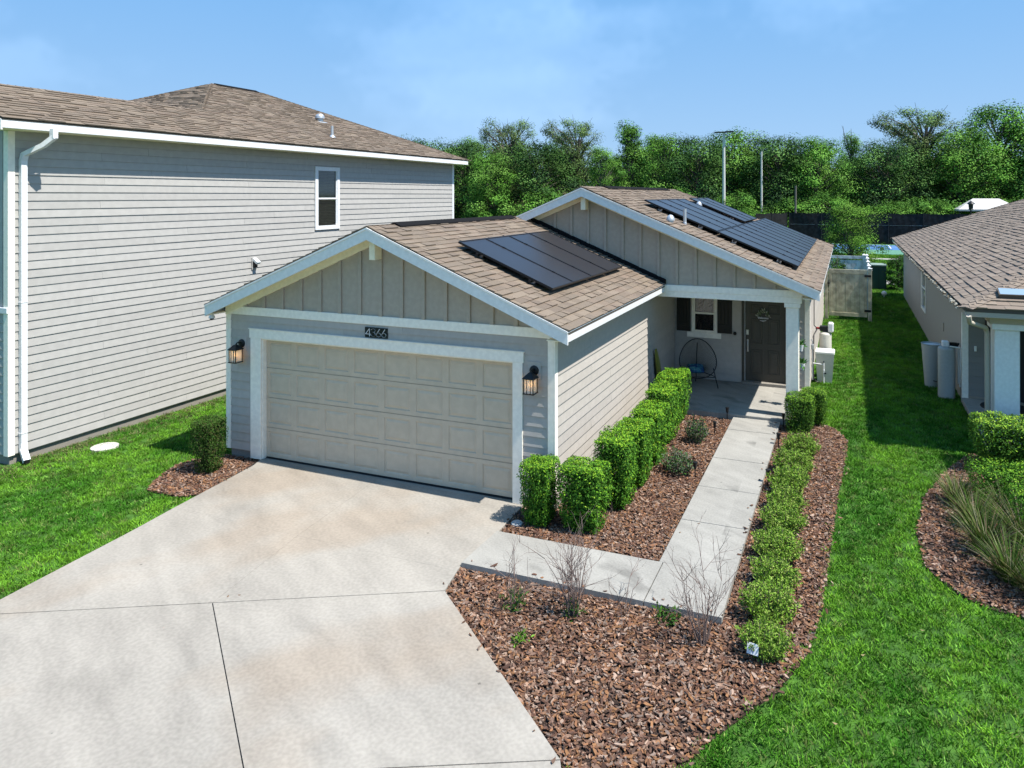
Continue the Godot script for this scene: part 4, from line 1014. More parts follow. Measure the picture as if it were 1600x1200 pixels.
func wood():
	var deep := [Color(0.04347, 0.09891, 0.0263), Color(0.05928, 0.1279, 0.03006), Color(0.07904, 0.1536, 0.03757), Color(0.03557, 0.07675, 0.0263)]
	var mid := [Color(0.07903, 0.186, 0.0285), Color(0.09657, 0.2183, 0.03167), Color(0.05795, 0.1375, 0.02534), Color(0.1229, 0.2425, 0.04434)]
	var pale := [Color(0.1134, 0.1764, 0.05488), Color(0.09072, 0.1482, 0.04704), Color(0.1512, 0.2117, 0.0784)]
	var S := {
		"round": tree_shapes(101, 11, 4.0, 0.16, 62, 330, 0.20, "round", mid),
		"dark": tree_shapes(102, 11, 4.2, 0.12, 66, 330, 0.20, "round", deep),
		"cone": tree_shapes(103, 12.5, 2.7, 0.12, 60, 280, 0.18, "cone", mid),
		"tall": tree_shapes(104, 13, 3.0, 0.26, 52, 260, 0.18, "tall", mid),
		"open": tree_shapes(105, 14, 4.4, 0.34, 74, 300, 0.18, "open", pale),
		"bush": tree_shapes(106, 4, 2.1, 0.08, 34, 200, 0.17, "round", mid),
		"brown": tree_shapes(107, 4, 2.2, 0.10, 24, 140, 0.15, "tall", [Color(0.10, 0.10, 0.04), Color(0.13, 0.11, 0.06), Color(0.06, 0.10, 0.025)]),
	}
	var g := "trees along the edge of the wood"
	var base := {"round": 11.4, "dark": 11.4, "cone": 12.9, "tall": 13.2, "open": 14.3}
	# kind, x, z, height, width factor, label
	var list := [
		["dark", -33.1, -57.1, 11.1, 1.0, "dark tree rising just past the far eave corner of the two-storey house"],
		["dark", -30.1, -60.5, 11.0, 0.9, "dark bushy-topped tree directly right of the two-storey house's eave"],
		["round", -25.4, -58.0, 9.2, 0.9, "low bright green tree between the two-storey house and the sparse yellowish tree"],
		["open", -27.3, -65.9, 13.4, 0.85, "thin-crowned yellowish tree, leftmost of the tall sparse trees"],
		["dark", -21.4, -61.7, 10.8, 1.05, "broad dark tree left of the garage house's roof peak"],
		["open", -19.6, -66.8, 13.2, 0.9, "tall sparse tree with bare leaning limbs above the roof peak"],
		["tall", -14.7, -63.3, 10.0, 1.0, "slender mid-green tree behind the front end of the main ridge vent"],
		["cone", -12.8, -67.3, 13.0, 1.0, "tall bright pointed tree behind the far end of the main ridge vent"],
		["round", -9.0, -67.7, 11.2, 0.85, "feathery green tree between the pointed tree and the dense round one"],
		["dark", -5.8, -67.9, 11.4, 0.95, "dense rounded dark tree just left of the lamp-headed light pole"],
		["round", -2.0, -72.6, 12.0, 1.0, "broad green tree directly behind the two pale poles"],
		["dark", 2.3, -72.1, 11.5, 1.0, "bushy dark green tree right of the thin pale pole"],
		["round", 6.2, -72.6, 10.9, 1.0, "rounded green tree left of the one with bare top branches"],
		["tall", 10.0, -78.4, 11.8, 0.7, "narrow tree with bare branches sticking out of its top"],
		["dark", 13.2, -75.4, 10.6, 1.1, "dark lower tree in front of the tallest open-crowned tree"],
		["open", 16.9, -83.3, 14.6, 1.15, "tallest wide open-crowned tree above the blue court"],
		["round", 21.1, -79.5, 11.8, 1.1, "full green tree left of the white canopy"],
		["round", 25.7, -84.6, 15.0, 0.95, "tall bright tree standing behind the white canopy"],
		["round", 29.4, -83.9, 13.6, 1.05, "bright tree at the right edge beyond the stucco house's roof"],
	]
	for t in list:
		var s: float = t[3] / base[t[0]]
		var o := tree("tree", S[t[0]], Vector3(t[1], -0.1, t[2]), R(0, TAU), Vector3(s * t[4], s, s * t[4]), t[5], g)
		if t[1] == 10.0:
			var b := MB.new()
			for k in 4:
				var p0 := Vector3(R(-0.3, 0.3), 9.5, R(-0.2, 0.2)); var e := p0 + Vector3(R(-2.2, 0.6), R(3, 4.6), R(-0.5, 0.5))
				b.tube([p0, p0.lerp(e, 0.5) + rdir() * 0.4, e], [0.11, 0.07, 0.03], 5)
				b.tube([p0.lerp(e, 0.6), e + rdir() * 0.9], [0.05, 0.02], 4)
			part("bare_branch", b.mesh(M.bark_pale), o)
	# the mass of the wood behind, and the thicket at its foot
	var spots := {"round": [], "dark": [], "tall": [], "bush": [], "brown": []}
	for i in 78:
		var f := i / 77.0
		var k: String = ["round", "dark", "tall"][i % 3]
		spots[k].append([Vector3(lerpf(-46, 46, f) + R(-1, 1), -0.3, lerpf(-66, -97, f) + R(-8, 3)), R(0.74, 0.93)])
	for i in 120:
		var f := i / 119.0
		spots["bush" if rng.randf() < 0.72 or f > 0.5 else "brown"].append([Vector3(lerpf(-42, 44, f) + R(-1, 1), -0.2, lerpf(-56.0, -79, f) + (2.0 if f < 0.5 else 0.0) + R(-2.5, 2.0)), R(0.6, 1.25)])
	for k in spots:
		for which in 2:
			var mm := MultiMesh.new(); mm.transform_format = MultiMesh.TRANSFORM_3D; mm.mesh = S[k][which]; mm.instance_count = spots[k].size()
			rng.seed = 900 + k.hash() % 97
			for i in spots[k].size():
				var s: float = spots[k][i][1]
				mm.set_instance_transform(i, Transform3D(Basis(Vector3.UP, R(0, TAU)).scaled(Vector3(s, s * R(0.85, 1.1), s)), spots[k][i][0]))
			var o := MultiMeshInstance3D.new(); o.multimesh = mm
			o.name = numbered(self, ("thicket" if k in ["bush", "brown"] else "woodland") + ("_stems" if which == 0 else "")); add_child(o)
			tag(o, "far wood behind the tree line" if not k in ["bush", "brown"] else "undergrowth at the foot of the wood", "woodland", "", "stuff")
	rng.seed = 31
	# young tree behind the back fence, and the clipped shrub by the green cabinet
	var ys := tree_shapes(120, 4.1, 1.75, 0.22, 52, 300, 0.085, "round", [Color(0.0975, 0.208, 0.0264), Color(0.078, 0.1755, 0.024), Color(0.117, 0.221, 0.036)])
	tree("young_tree", ys, Vector3(9.75, -0.06, -35.6), 0.6, Vector3.ONE, "small bright green tree behind the vinyl fence", "")
	var cs := tree_shapes(121, 1.7, 0.68, 0.12, 44, 120, 0.07, "round", [Color(0.042, 0.105, 0.0182), Color(0.028, 0.07, 0.0156)])
	tree("shrub", cs, Vector3(11.98, -0.06, -29.6), 0, Vector3(1, 1, 1), "rounded dark shrub beside the green utility cabinet", "")
	tree("shrub", cs, Vector3(9.15, -0.06, -23.2), 2.0, Vector3(0.8, 1.15, 0.8), "shrub showing above the vinyl gate beside the house eave", "")

func leaf_box(sd: int, w: float, h: float, d: float, count: int, l: float, pal: Array, tips: Array) -> Array:
	# clipped hedge plant: leaves over the faces of a rounded box and thinning inwards, with stems
	var st := rng.state; var keep := rng.seed
	rng.seed = sd
	var nz := FastNoiseLite.new(); nz.seed = sd; nz.frequency = 3.2
	var L := MB.new()
	for i in count:
		var q := Vector3(R(-1, 1), R(-1, 1), R(-1, 1))
		var ax := rng.randi() % 6
		if ax < 2: q.x = signf(R(-1, 1))
		elif ax < 4: q.z = signf(R(-1, 1))
		else: q.y = 1.0 if rng.randf() < 0.86 else -1.0
		var nn := Vector3(pow(q.x, 7), pow(q.y, 7), pow(q.z, 7)).normalized()
		var len4 := pow(pow(q.x, 14) + pow(q.y, 14) + pow(q.z, 14), 1.0 / 14.0)
		q /= len4
		var p := Vector3(q.x * w * 0.5, (q.y + 1) * 0.5 * h * 0.93 + h * 0.07, q.z * d * 0.5)
		var taper := lerpf(0.72, 1.0, clampf(p.y / h * 1.7, 0, 1))
		p.x *= taper; p.z *= taper
		var bump := nz.get_noise_3dv(p) * 0.085
		var dep := -log(maxf(rng.randf(), 0.002)) * 0.035
		p += nn * (bump + 0.02 - dep)
		if sd == 201 and p.x < -0.02 and nz.get_noise_3dv(p * 1.5 + Vector3(9, 9, 9)) < -0.42: continue
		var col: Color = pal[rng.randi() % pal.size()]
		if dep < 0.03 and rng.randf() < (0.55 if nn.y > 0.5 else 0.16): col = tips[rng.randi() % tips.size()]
		L.col = col * R(0.75, 1.25)
		var n2 := (nn + Vector3(0, 0.35, 0) + rdir() * 0.75).normalized()
		var t := (nn * 0.8 + Vector3(0, 0.5, 0) + rdir() * 0.9)
		t = (t - n2 * t.dot(n2)).normalized()
		L.leaf(p, n2, t, l * R(0.7, 1.3), l * R(0.38, 0.55))
	for i in count / 3:
		var q := Vector3(R(-1, 1), 0, R(-1, 1)); var y := R(0.08, 0.94)
		var p := Vector3(q.x * w * 0.40, y * h, q.z * d * 0.40) * Vector3(lerpf(0.75, 1.0, y), 1, lerpf(0.75, 1.0, y))
		if sd == 201 and p.x < -0.02 and nz.get_noise_3dv(p * 1.5 + Vector3(9, 9, 9)) < -0.42: continue
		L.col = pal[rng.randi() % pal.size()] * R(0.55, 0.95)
		var n2 := (rdir() + Vector3(q.x, 0.2, q.z)).normalized(); var t := n2.cross(rdir()).normalized()
		L.leaf(p, n2, t, l * R(1.1, 1.7), l * R(0.6, 0.9))
	var S := MB.new()
	for k in 9:
		var a := Vector3(R(-0.05, 0.05), 0, R(-0.05, 0.05))
		var e := Vector3(R(-0.42, 0.42) * w, h * R(0.6, 0.9), R(-0.42, 0.42) * d)
		S.tube([a, a.lerp(e, 0.4) + Vector3(0, h * 0.1, 0), e], [0.014, 0.01, 0.004], 5)
		for m in 5:
			var f := a.lerp(e, R(0.35, 0.95)); S.tube([f, f + rdir() * 0.16], [0.005, 0.002], 3, false)
	rng.seed = keep; rng.state = st
	return [L.mesh(M.leaf), S.mesh(M.bark)]
func spray(sd: int, w: float, h: float, stems: int, per: int, l: float, pal: Array) -> Array:
	# loose shrub of upright leafy twigs
	var st := rng.state; var keep := rng.seed
	rng.seed = sd
	var L := MB.new(); var S := MB.new()
	for k in stems:
		var a := k * 2.399; var r := sqrt((k + 0.5) / stems)
		var b := Vector3(cos(a) * r * w * 0.16, 0, sin(a) * r * w * 0.16)
		var e := Vector3(cos(a) * r * w * 0.5, h * (R(0.72, 1.05) - 0.35 * r * r), sin(a) * r * w * 0.5) + rdir() * 0.03
		var mdl := b.lerp(e, 0.5) + Vector3(cos(a), 0.3, sin(a)) * 0.03
		S.tube([b, mdl, e], [0.005, 0.004, 0.002], 4, false)
		for i in per:
			var f := pow(rng.randf(), 0.6)
			var p := b.lerp(mdl, minf(f * 2, 1)).lerp(e, maxf(f * 2 - 1, 0))
			L.col = pal[rng.randi() % pal.size()] * R(0.75, 1.25)
			var dr := (Vector3(0, 0.5, 0) + rdir()).normalized()
			var nn := (Vector3(0, 0.8, 0) + rdir()).normalized()
			dr = (dr - nn * dr.dot(nn)).normalized()
			L.leaf(p + dr * R(0.0, 0.035), nn, dr, l * R(0.7, 1.3), l * R(0.42, 0.6))
	rng.seed = keep; rng.state = st
	return [L.mesh(M.leaf), S.mesh(M.twig)]
func bare(sd: int, h: float, stems: int, spread: float, tufts: int) -> Array:
	var st := rng.state; var keep := rng.seed
	rng.seed = sd
	var S := MB.new(); var L := MB.new()
	for k in stems:
		var a := R(0, TAU)
		var b := Vector3(cos(a), 0, sin(a)) * R(0, 0.06)
		var d := Vector3(cos(a) * spread * R(0.2, 1), 1, sin(a) * spread * R(0.2, 1)).normalized()
		twig(S, b, d, h * R(0.45, 0.75), 0.0065, 3)
	for k in tufts:
		var dr := (Vector3(0, 0.7, 0) + rdir()).normalized()
		L.col = [Color(0.045, 0.12, 0.02), Color(0.035, 0.09, 0.018), Color(0.06, 0.15, 0.025)][k % 3] * R(0.7, 1.3)
		var nn := rdir(); dr = (dr - nn * dr.dot(nn) * 0.8).normalized()
		L.leaf(Vector3(R(-1, 1), 0, R(-1, 1)) * 0.10 + Vector3(0, R(0, 0.20), 0), nn, dr, R(0.05, 0.11), 0.016)
	rng.seed = keep; rng.state = st
	return [S.mesh(M.twig), L.mesh(M.leaf) if tufts > 0 else null]
func twig(S: MB, p: Vector3, d: Vector3, l: float, r: float, depth: int):
	var pts := [p]; var rad := [r]; var q := p; var dd := d
	for i in 3:
		dd = (dd + rdir() * 0.16 + Vector3(0, 0.05, 0)).normalized()
		q += dd * l / 3.0
		pts.append(q); rad.append(r * (1 - 0.22 * (i + 1)))
	S.tube(pts, rad, 4, false)
	if depth > 0:
		for k in (2 if depth > 1 else 1) + rng.randi() % 2:
			var f: Vector3 = pts[1 + rng.randi() % 3]
			twig(S, f, (dd + rdir() * 0.75).normalized(), l * R(0.4, 0.65), r * 0.62, depth - 1)
func blades(sd: int, h: float, n: int, spread: float, pal: Array) -> ArrayMesh:
	var st := rng.state; var keep := rng.seed
	rng.seed = sd
	var L := MB.new()
	for k in n:
		var a := R(0, TAU)
		var dir := Vector3(cos(a), 0, sin(a))
		var p := dir * R(0, 0.13); var d := (dir * spread * R(0.1, 1) + Vector3.UP).normalized()
		var s := dir.cross(Vector3.UP) * R(0.006, 0.011); var l := h * R(0.55, 1.15)
		L.col = pal[rng.randi() % pal.size()] * R(0.75, 1.25)
		var seg := 5
		for i in seg:
			var q := p + d * l / seg
			var w0 := 1.0 - float(i) / seg; var w1 := 1.0 - float(i + 1) / seg
			if i == 0: w0 = 0.7
			L.tri(p - s * w0, q - s * w1, p + s * w0)
			if w1 > 0: L.tri(p + s * w0, q - s * w1, q + s * w1)
			p = q; d = (d + Vector3(0, -0.16, 0) + dir * 0.08).normalized()
	rng.seed = keep; rng.state = st
	return L.mesh(M.leaf)
func plant(called: String, sh: Array, at: Vector3, turn: float, label: String, group := "", cat := "shrub") -> Node3D:
	var t := thing(called, label, cat, at, turn, group)
	part("foliage", sh[0], t)
	if sh[1]: part("stems", sh[1], t)
	return t

func garden():
	var pal := [Color(0.0432, 0.1292, 0.0144), Color(0.0576, 0.1596, 0.0168), Color(0.03168, 0.09424, 0.012), Color(0.0792, 0.19, 0.0216)]
	var tips := [Color(0.1759, 0.3518, 0.0216), Color(0.1466, 0.3059, 0.0216), Color(0.2346, 0.3671, 0.0324), Color(0.1173, 0.26, 0.01944)]
	var hv := []
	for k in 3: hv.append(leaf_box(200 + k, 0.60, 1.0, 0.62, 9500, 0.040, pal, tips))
	var G := "box hedge plants beside the garage"
	var hs := [
		[0, 5.50, 0.42, 0.72, 0.91, 0.80, "clipped hedge plant at the garage corner under the right lantern"],
		[1, 6.14, 0.34, 1.0, 0.91, 0.85, "clipped hedge plant nearest the front walk, with a gap behind it"],
		[2, 6.33, -0.55, 0.86, 1.06, 1.0, "clipped hedge plant standing just behind the front corner pair"],
		[0, 6.36, -1.45, 0.86, 1.0, 1.05, "clipped hedge plant in the middle of the garage row, left of the lavender"],
		[1, 6.34, -2.55, 0.86, 0.95, 1.35, "clipped hedge plant halfway along the lit garage side wall"],
		[2, 6.30, -3.65, 0.86, 1.03, 1.30, "clipped hedge plant second from the porch in the garage row"],
		[0, 6.24, -4.85, 0.86, 1.03, 1.45, "clipped hedge plant at the porch end, in front of the wire chair"],
	]
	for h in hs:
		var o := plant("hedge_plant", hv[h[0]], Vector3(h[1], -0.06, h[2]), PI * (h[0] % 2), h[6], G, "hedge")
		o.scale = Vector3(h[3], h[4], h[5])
	var lb := leaf_box(210, 0.62, 0.98, 0.6, 6000, 0.038, [Color(0.02046, 0.05445, 0.01008), Color(0.0279, 0.0693, 0.01176), Color(0.0465, 0.08415, 0.01848), Color(0.0651, 0.0693, 0.0252)], [Color(0.0465, 0.099, 0.0168), Color(0.0651, 0.1188, 0.0252)])
	plant("hedge_plant", lb, Vector3(-0.46, -0.06, 0.72), 0.2, "lone dark clipped shrub at the left corner of the garage", "", "hedge").scale = Vector3(0.66, 0.92, 0.72)
	var cb := leaf_box(211, 0.52, 0.72, 0.46, 6500, 0.032, [Color(0.045, 0.1125, 0.0168), Color(0.033, 0.0825, 0.014), Color(0.06, 0.135, 0.0196)], [Color(0.135, 0.27, 0.028), Color(0.18, 0.315, 0.028)])
	plant("hedge_plant", cb, Vector3(8.70, -0.06, -5.15), 0, "small square hedge plant in front of the porch column", "hedge plants at the column", "hedge")
	var cb2 := plant("hedge_plant", cb, Vector3(8.93, -0.06, -5.72), PI, "small square hedge plant half hidden behind the one at the column", "hedge plants at the column", "hedge")
	cb2.scale = Vector3(0.95, 1, 0.95)
	# loose low shrubs along the walk
	var lp := [Color(0.1401, 0.2574, 0.02993), Color(0.1154, 0.2192, 0.02351), Color(0.1978, 0.3146, 0.0481), Color(0.08243, 0.1716, 0.0171), Color(0.2473, 0.3241, 0.07481)]
	var sv := []
	for k in 3: sv.append(spray(220 + k, 0.72, 0.48, 74, 64, 0.036, lp))
	var ls := [
		[8.80, -3.80, 0.95, "loose low shrub at the porch end of the walk row, by the square hedge"],
		[8.74, -2.85, 1.0, "loose low shrub in the walk row between the first and second path lights"],
		[8.72, -2.02, 0.95, "loose low shrub in the walk row beside the middle right path light"],
		[8.73, -1.25, 0.85, "loose low shrub in the walk row, one of the middle pair, nearer the porch"],
		[8.74, -0.55, 0.95, "loose low shrub in the walk row, one of the middle pair, nearer the street"],
		[8.73, 0.22, 0.95, "loose low shrub in the walk row level with the walk's last straight slab"],
		[8.77, 0.95, 0.92, "loose low shrub in the walk row beside the walk's bend"],
		[8.77, 1.65, 0.92, "loose low shrub in the walk row, second from the white sign"],
		[8.80, 2.30, 0.80, "loose low shrub at the street end of the walk row, behind the white sign"],
	]
	var i := 0
	for s in ls:
		var o := plant("low_shrub", sv[i % 3], Vector3(s[0], -0.06, s[1]), R(0, 6), s[3], "low shrubs along the walk")
		o.scale = Vector3(s[2] * 0.92, s[2] * R(0.88, 1.06), s[2] * 1.02); i += 1
	# wintered twiggy shrubs in the front bed
	for b in [[230, 6.07, 2.50, 0.74, 7, 0.30, 90, "bare twiggy shrub with green regrowth, leftmost in the front bed"], [231, 6.74, 2.38, 0.98, 22, 0.34, 60, "largest dense bare shrub in the middle of the front bed"], [232, 7.26, 2.14, 0.62, 4, 0.6, 0, "thin bare sapling of few twigs beside the front walk"], [233, 8.18, 2.36, 0.98, 16, 0.42, 0, "bare reddish shrub at the walk's corner left of the white sign"]]:
		var sh := bare(b[0], b[3], b[4], b[5], b[6])
		var t := thing("bare_shrub", b[7], "shrub", Vector3(b[1], -0.06, b[2]), 0, "bare shrubs in the front bed")
		part("twigs", sh[0], t)
		if sh[1]: part("foliage", sh[1], t)
	var sp := spray(240, 0.16, 0.11, 8, 10, 0.05, [Color(0.12, 0.25, 0.03), Color(0.08, 0.18, 0.02)])
	plant("seedling", sp, Vector3(6.40, -0.05, 3.02), 0, "tiny bright green seedling alone in the front bed's mulch")
	var sp2 := spray(241, 0.3, 0.1, 14, 12, 0.05, [Color(0.05, 0.12, 0.02), Color(0.035, 0.08, 0.016)])
	plant("seedling", sp2, Vector3(7.72, -0.05, 2.08), 0, "small grassy weed at the edge of the front walk", "", "weed")
	var lv := spray(242, 0.52, 0.42, 40, 30, 0.045, [Color(0.06, 0.11, 0.04), Color(0.09, 0.13, 0.07), Color(0.05, 0.12, 0.025), Color(0.12, 0.13, 0.10)])
	plant("lavender", lv, Vector3(6.92, -0.06, -3.75), 0, "grey-green lavender clump near the porch", "lavender clumps", "plant").scale = Vector3(0.85, 1.25, 0.85)
	plant("lavender", lv, Vector3(6.93, -0.06, -2.15), 2, "wider lavender clump beside the stake light, midway along the walk", "lavender clumps", "plant").scale = Vector3(1.2, 1.0, 1.1)
	# neighbour's bed
	var nv := leaf_box(250, 1.5, 0.86, 0.85, 13000, 0.044, [Color(0.075, 0.18, 0.0196), Color(0.0525, 0.1275, 0.0168), Color(0.0375, 0.09, 0.014)], [Color(0.225, 0.39, 0.035), Color(0.18, 0.33, 0.028), Color(0.285, 0.405, 0.049)])
	plant("hedge_plant", nv, Vector3(12.35, -0.06, -4.35), 0, "broad bright hedge in front of the white porch column", "", "hedge")
	var n2 := leaf_box(251, 1.0, 0.5, 0.8, 4500, 0.036, pal, tips)
	plant("hedge_plant", n2, Vector3(11.86, -0.06, -3.0), 0, "low rounded hedge plant below the broad bright hedge", "", "hedge")
	plant("hedge_plant", n2, Vector3(12.1, -0.06, -1.95), 1.5, "low hedge plant behind the grass clumps at the right edge", "", "hedge").scale = Vector3(1, 1.15, 1)
	var gp := [Color(0.0595, 0.1125, 0.0176), Color(0.0425, 0.0855, 0.0144), Color(0.1105, 0.153, 0.036), Color(0.1445, 0.1125, 0.06), Color(0.0272, 0.0585, 0.0112), Color(0.2295, 0.207, 0.136), Color(0.034, 0.072, 0.012)]
	var bl := [blades(260, 0.72, 400, 0.7, gp), blades(261, 0.66, 400, 0.75, gp)]
	var gl := [[11.12, -2.45, 0.8, "tall arching grass clump nearest the neighbour's hedge"], [11.25, -1.75, 0.9, "tall arching grass clump, second from the hedge"], [11.28, -0.95, 0.95, "tall arching grass clump in the middle of the row"], [11.42, -0.25, 1.0, "tall arching grass clump, second from the bed's near end"], [11.62, 0.12, 0.85, "tall arching grass clump at the near end of the bed"], [11.70, -2.15, 0.85, "tall arching grass clump behind the hedge-side one, nearer the right edge"], [11.78, -1.35, 0.95, "tall arching grass clump at the right edge behind the middle of the row"], [11.95, -0.55, 1.0, "tall arching grass clump farthest right, cut by the picture edge"]]
	for k in gl.size():
		var t := thing("grass_clump", gl[k][3], "ornamental grass", Vector3(gl[k][0], -0.06, gl[k][1]), R(0, 6), "tall grass clumps in the neighbour's bed")
		t.scale = Vector3.ONE * gl[k][2]
		part("blades", bl[k % 2], t)

# ---------------------------------------------------------------- lawn and mulch
func inside(polys: Array, p: Vector2) -> bool:
	for q in polys:
		if Geometry2D.is_point_in_polygon(p, q): return true
	return false
func scatter(called: String, meshes: Array, xf: Array, cols: Array):
	for k in meshes.size():
		var mm := MultiMesh.new(); mm.transform_format = MultiMesh.TRANSFORM_3D; mm.use_colors = true; mm.mesh = meshes[k]
		var n := 0
		for i in range(k, xf.size(), meshes.size()): n += 1
		mm.instance_count = n
		var j := 0
		for i in range(k, xf.size(), meshes.size()):
			mm.set_instance_transform(j, xf[i]); mm.set_instance_color(j, cols[i]); j += 1
		var o := MultiMeshInstance3D.new(); o.multimesh = mm; o.name = numbered(self, called); add_child(o)
		tag(o, "", "", "", "stuff")
		o.set_meta("label", "turf grass of the lawns" if called == "lawn_grass" else "bark mulch covering the planting beds")
		o.set_meta("category", "grass" if called == "lawn_grass" else "mulch")
func turf_and_mulch():
	rng.seed = 77
	var no := []
	for a in [DRIVE_A, BED_FRONT, BED_SIDE, BED_LEFT, BED_RIGHT]: no.append(pv(a))
	no.append(pv([Vector2(5.18, 2.5), Vector2(7.42, 4.43), Vector2(8.0, 5.2), Vector2(0.5, 9), Vector2(0.56, 4.86)]))
	no.append(pv([Vector2(5.1, 0.9), Vector2(8.31, 0.9), Vector2(8.31, 1.94), Vector2(5.1, 1.94)]))
	no.append(pv([Vector2(7.3, 1.0), Vector2(8.4, 1.0), Vector2(8.4, -5.5), Vector2(7.3, -5.5)]))
	no.append(pv([Vector2(-0.8, 0.02), Vector2(5.56, 0.02), Vector2(5.56, -5.4), Vector2(8.76, -5.3), Vector2(8.76, -19.3), Vector2(-0.8, -19.3)]))
	no.append(pv([Vector2(-3.97, 1.76), Vector2(-3.97, -13.6), Vector2(-14, -13.6), Vector2(-14, 1.76)]))
	no.append(pv([Vector2(12.0, -4.9), Vector2(12.0, -27.4), Vector2(22, -27.4), Vector2(22, -4.9)]))
	no.append(pv([Vector2(10.98, -33.5), Vector2(11.92, -33.5), Vector2(11.92, -31.5), Vector2(10.98, -31.5)]))
	var tufts := []
	for k in 4:
		var b := MB.new()
		for i in 13:
			var a := R(0, TAU); var r := sqrt(rng.randf()) * 0.075
			var p := Vector3(cos(a) * r, 0, sin(a) * r)
			var d := Vector3(R(-1, 1), R(0.7, 1.5), R(-1, 1)).normalized(); var l := R(0.035, 0.075)
			var s := d.cross(rdir()).normalized() * R(0.0025, 0.0045)
			var m := p + d * l * 0.6; var t := p + d * l + Vector3(d.x, -0.2, d.z) * l * 0.25
			b.col = Color(1, 1, 1) * R(0.45, 1.6)
			b.tri(p - s, m - s * 0.9, p + s); b.tri(p + s, m - s * 0.9, m + s * 0.9); b.tri(m - s * 0.9, t, m + s * 0.9)
		tufts.append(b.mesh(M.grass))
	var nz := FastNoiseLite.new(); nz.seed = 5; nz.frequency = 0.55; nz.fractal_octaves = 3
	var n2 := FastNoiseLite.new(); n2.seed = 6; n2.frequency = 1.6; n2.fractal_octaves = 2
	var xf := []; var cl := []
	# x0, x1, z0, z1, tufts per square metre, scale
	for q in [[8.2, 15.0, -6.0, 5.5, 330, 1.0], [8.7, 12.1, -20.0, -6.0, 260, 1.05], [8.7, 14.5, -34.0, -20.0, 120, 1.3], [-4.0, 0.6, -3.0, 6.0, 300, 1.0], [-4.0, -0.8, -16.0, -3.0, 200, 1.1], [6.8, 8.6, 3.4, 6.0, 330, 1.0], [4.0, 16.0, -47.3, -34.0, 30, 2.2], [4.0, 20.0, -52.0, -48.6, 40, 2.4]]:
		var n := int((q[1] - q[0]) * (q[3] - q[2]) * q[4])
		for i in n:
			var p := Vector2(R(q[0], q[1]), R(q[2], q[3]))
			if inside(no, p): continue
			var v := nz.get_noise_2d(p.x * 1.5, p.y * 0.45) + 0.25 * sin(p.x * 4.2 + 1.1) + 0.5 * n2.get_noise_2dv(p * 0.5); var w := n2.get_noise_2dv(p)
			if w < -0.6 and rng.randf() < 0.3: continue
			var c := Color(0.046, 0.160, 0.012).lerp(Color(0.150, 0.330, 0.026), clampf(0.42 + v * 0.95, 0, 1))
			if rng.randf() < 0.10: c = Color(0.16, 0.34, 0.05)
			elif rng.randf() < 0.06 + maxf(0, w - 0.2) * 0.5: c = Color(0.17, 0.22, 0.06)
			# bleached turf along the wall of the two-storey house
			if p.x < -3.0 and rng.randf() < (-3.0 - p.x) * 0.55: c = Color(0.16, 0.15, 0.07)
			cl.append(c * R(0.45, 1.55))
			var s: float = q[5] * R(0.8, 1.25)
			xf.append(Transform3D(Basis(Vector3.UP, R(0, TAU)).scaled(Vector3(s, s * R(0.8, 1.1), s)), Vector3(p.x, -0.062, p.y)))
	scatter("lawn_grass", tufts, xf, cl)
	# bark chips
	var chips := []
	for k in 5:
		var b := MB.new()
		var l := [0.055, 0.075, 0.05, 0.085, 0.06][k] as float; var w := [0.030, 0.030, 0.034, 0.030, 0.022][k] as float
		var top := []; var bot := []
		for i in 7:
			var a := TAU * i / 7.0
			var r := R(0.7, 1.15)
			top.append(Vector3(cos(a) * l * 0.5 * r, 0.004 + R(-0.002, 0.003) + 0.05 * absf(cos(a)) * l, sin(a) * w * 0.5 * r))
			bot.append(top[i] + Vector3(0, -0.006, 0))
		for i in 7:
			var j := (i + 1) % 7
			b.tri(Vector3(0, 0.005, 0), top[i], top[j]); b.tri(Vector3(0, -0.003, 0), bot[j], bot[i])
			b.quad(top[i], top[j], bot[j], bot[i])
		chips.append(b.mesh(M.chip))
	xf = []; cl = []
	var tone := [Color(0.2099, 0.1004, 0.05631), Color(0.2716, 0.1493, 0.08918), Color(0.1482, 0.07096, 0.04458), Color(0.3704, 0.2264, 0.1526), Color(0.2222, 0.1346, 0.09615), Color(0.4445, 0.312, 0.2346), Color(0.09871, 0.05139, 0.03519), Color(0.321, 0.159, 0.07273), Color(0.2593, 0.1896, 0.1502), Color(0.1852, 0.09546, 0.06336), Color(0.1235, 0.06852, 0.04693), Color(0.2963, 0.1407, 0.07039)]
	for k in 4:
		var poly := pv([BED_FRONT, BED_SIDE, BED_LEFT, BED_RIGHT][k])
		var lo := Vector2(1e9, 1e9); var hi := -lo
		for p in poly: lo = lo.min(p); hi = hi.max(p)
		var dens := 1750
		for i in int((hi.x - lo.x) * (hi.y - lo.y) * dens):
			var p := Vector2(R(lo.x, hi.x), R(lo.y, hi.y))
			var stray := false
			if not Geometry2D.is_point_in_polygon(p, poly):
				if rng.randf() > 0.016 or k == 3: continue
				for e in [Vector2(0.09, 0), Vector2(-0.09, 0), Vector2(0, 0.09), Vector2(0, -0.09)]:
					if Geometry2D.is_point_in_polygon(p + e, poly): stray = true
				if not stray: continue
			if k == 3 and (n2.get_noise_2dv(p * 0.8) > 0.05 and p.x < 11.2) and rng.randf() < 0.6: continue
			var s := R(0.42, 1.12)
			if rng.randf() < 0.05: s *= 1.6
			xf.append(Transform3D(Basis(Vector3.UP, R(0, TAU)) * Basis(Vector3(R(-1, 1), 0, R(-1, 1)).normalized(), R(-0.55, 0.55)).scaled(Vector3(s, R(0.8, 1.4), s)), Vector3(p.x, (0.05 if stray and p.y < 1.96 and p.x > 5.1 else 0.006 if stray else -0.038 + R(0, 0.022)), p.y)))
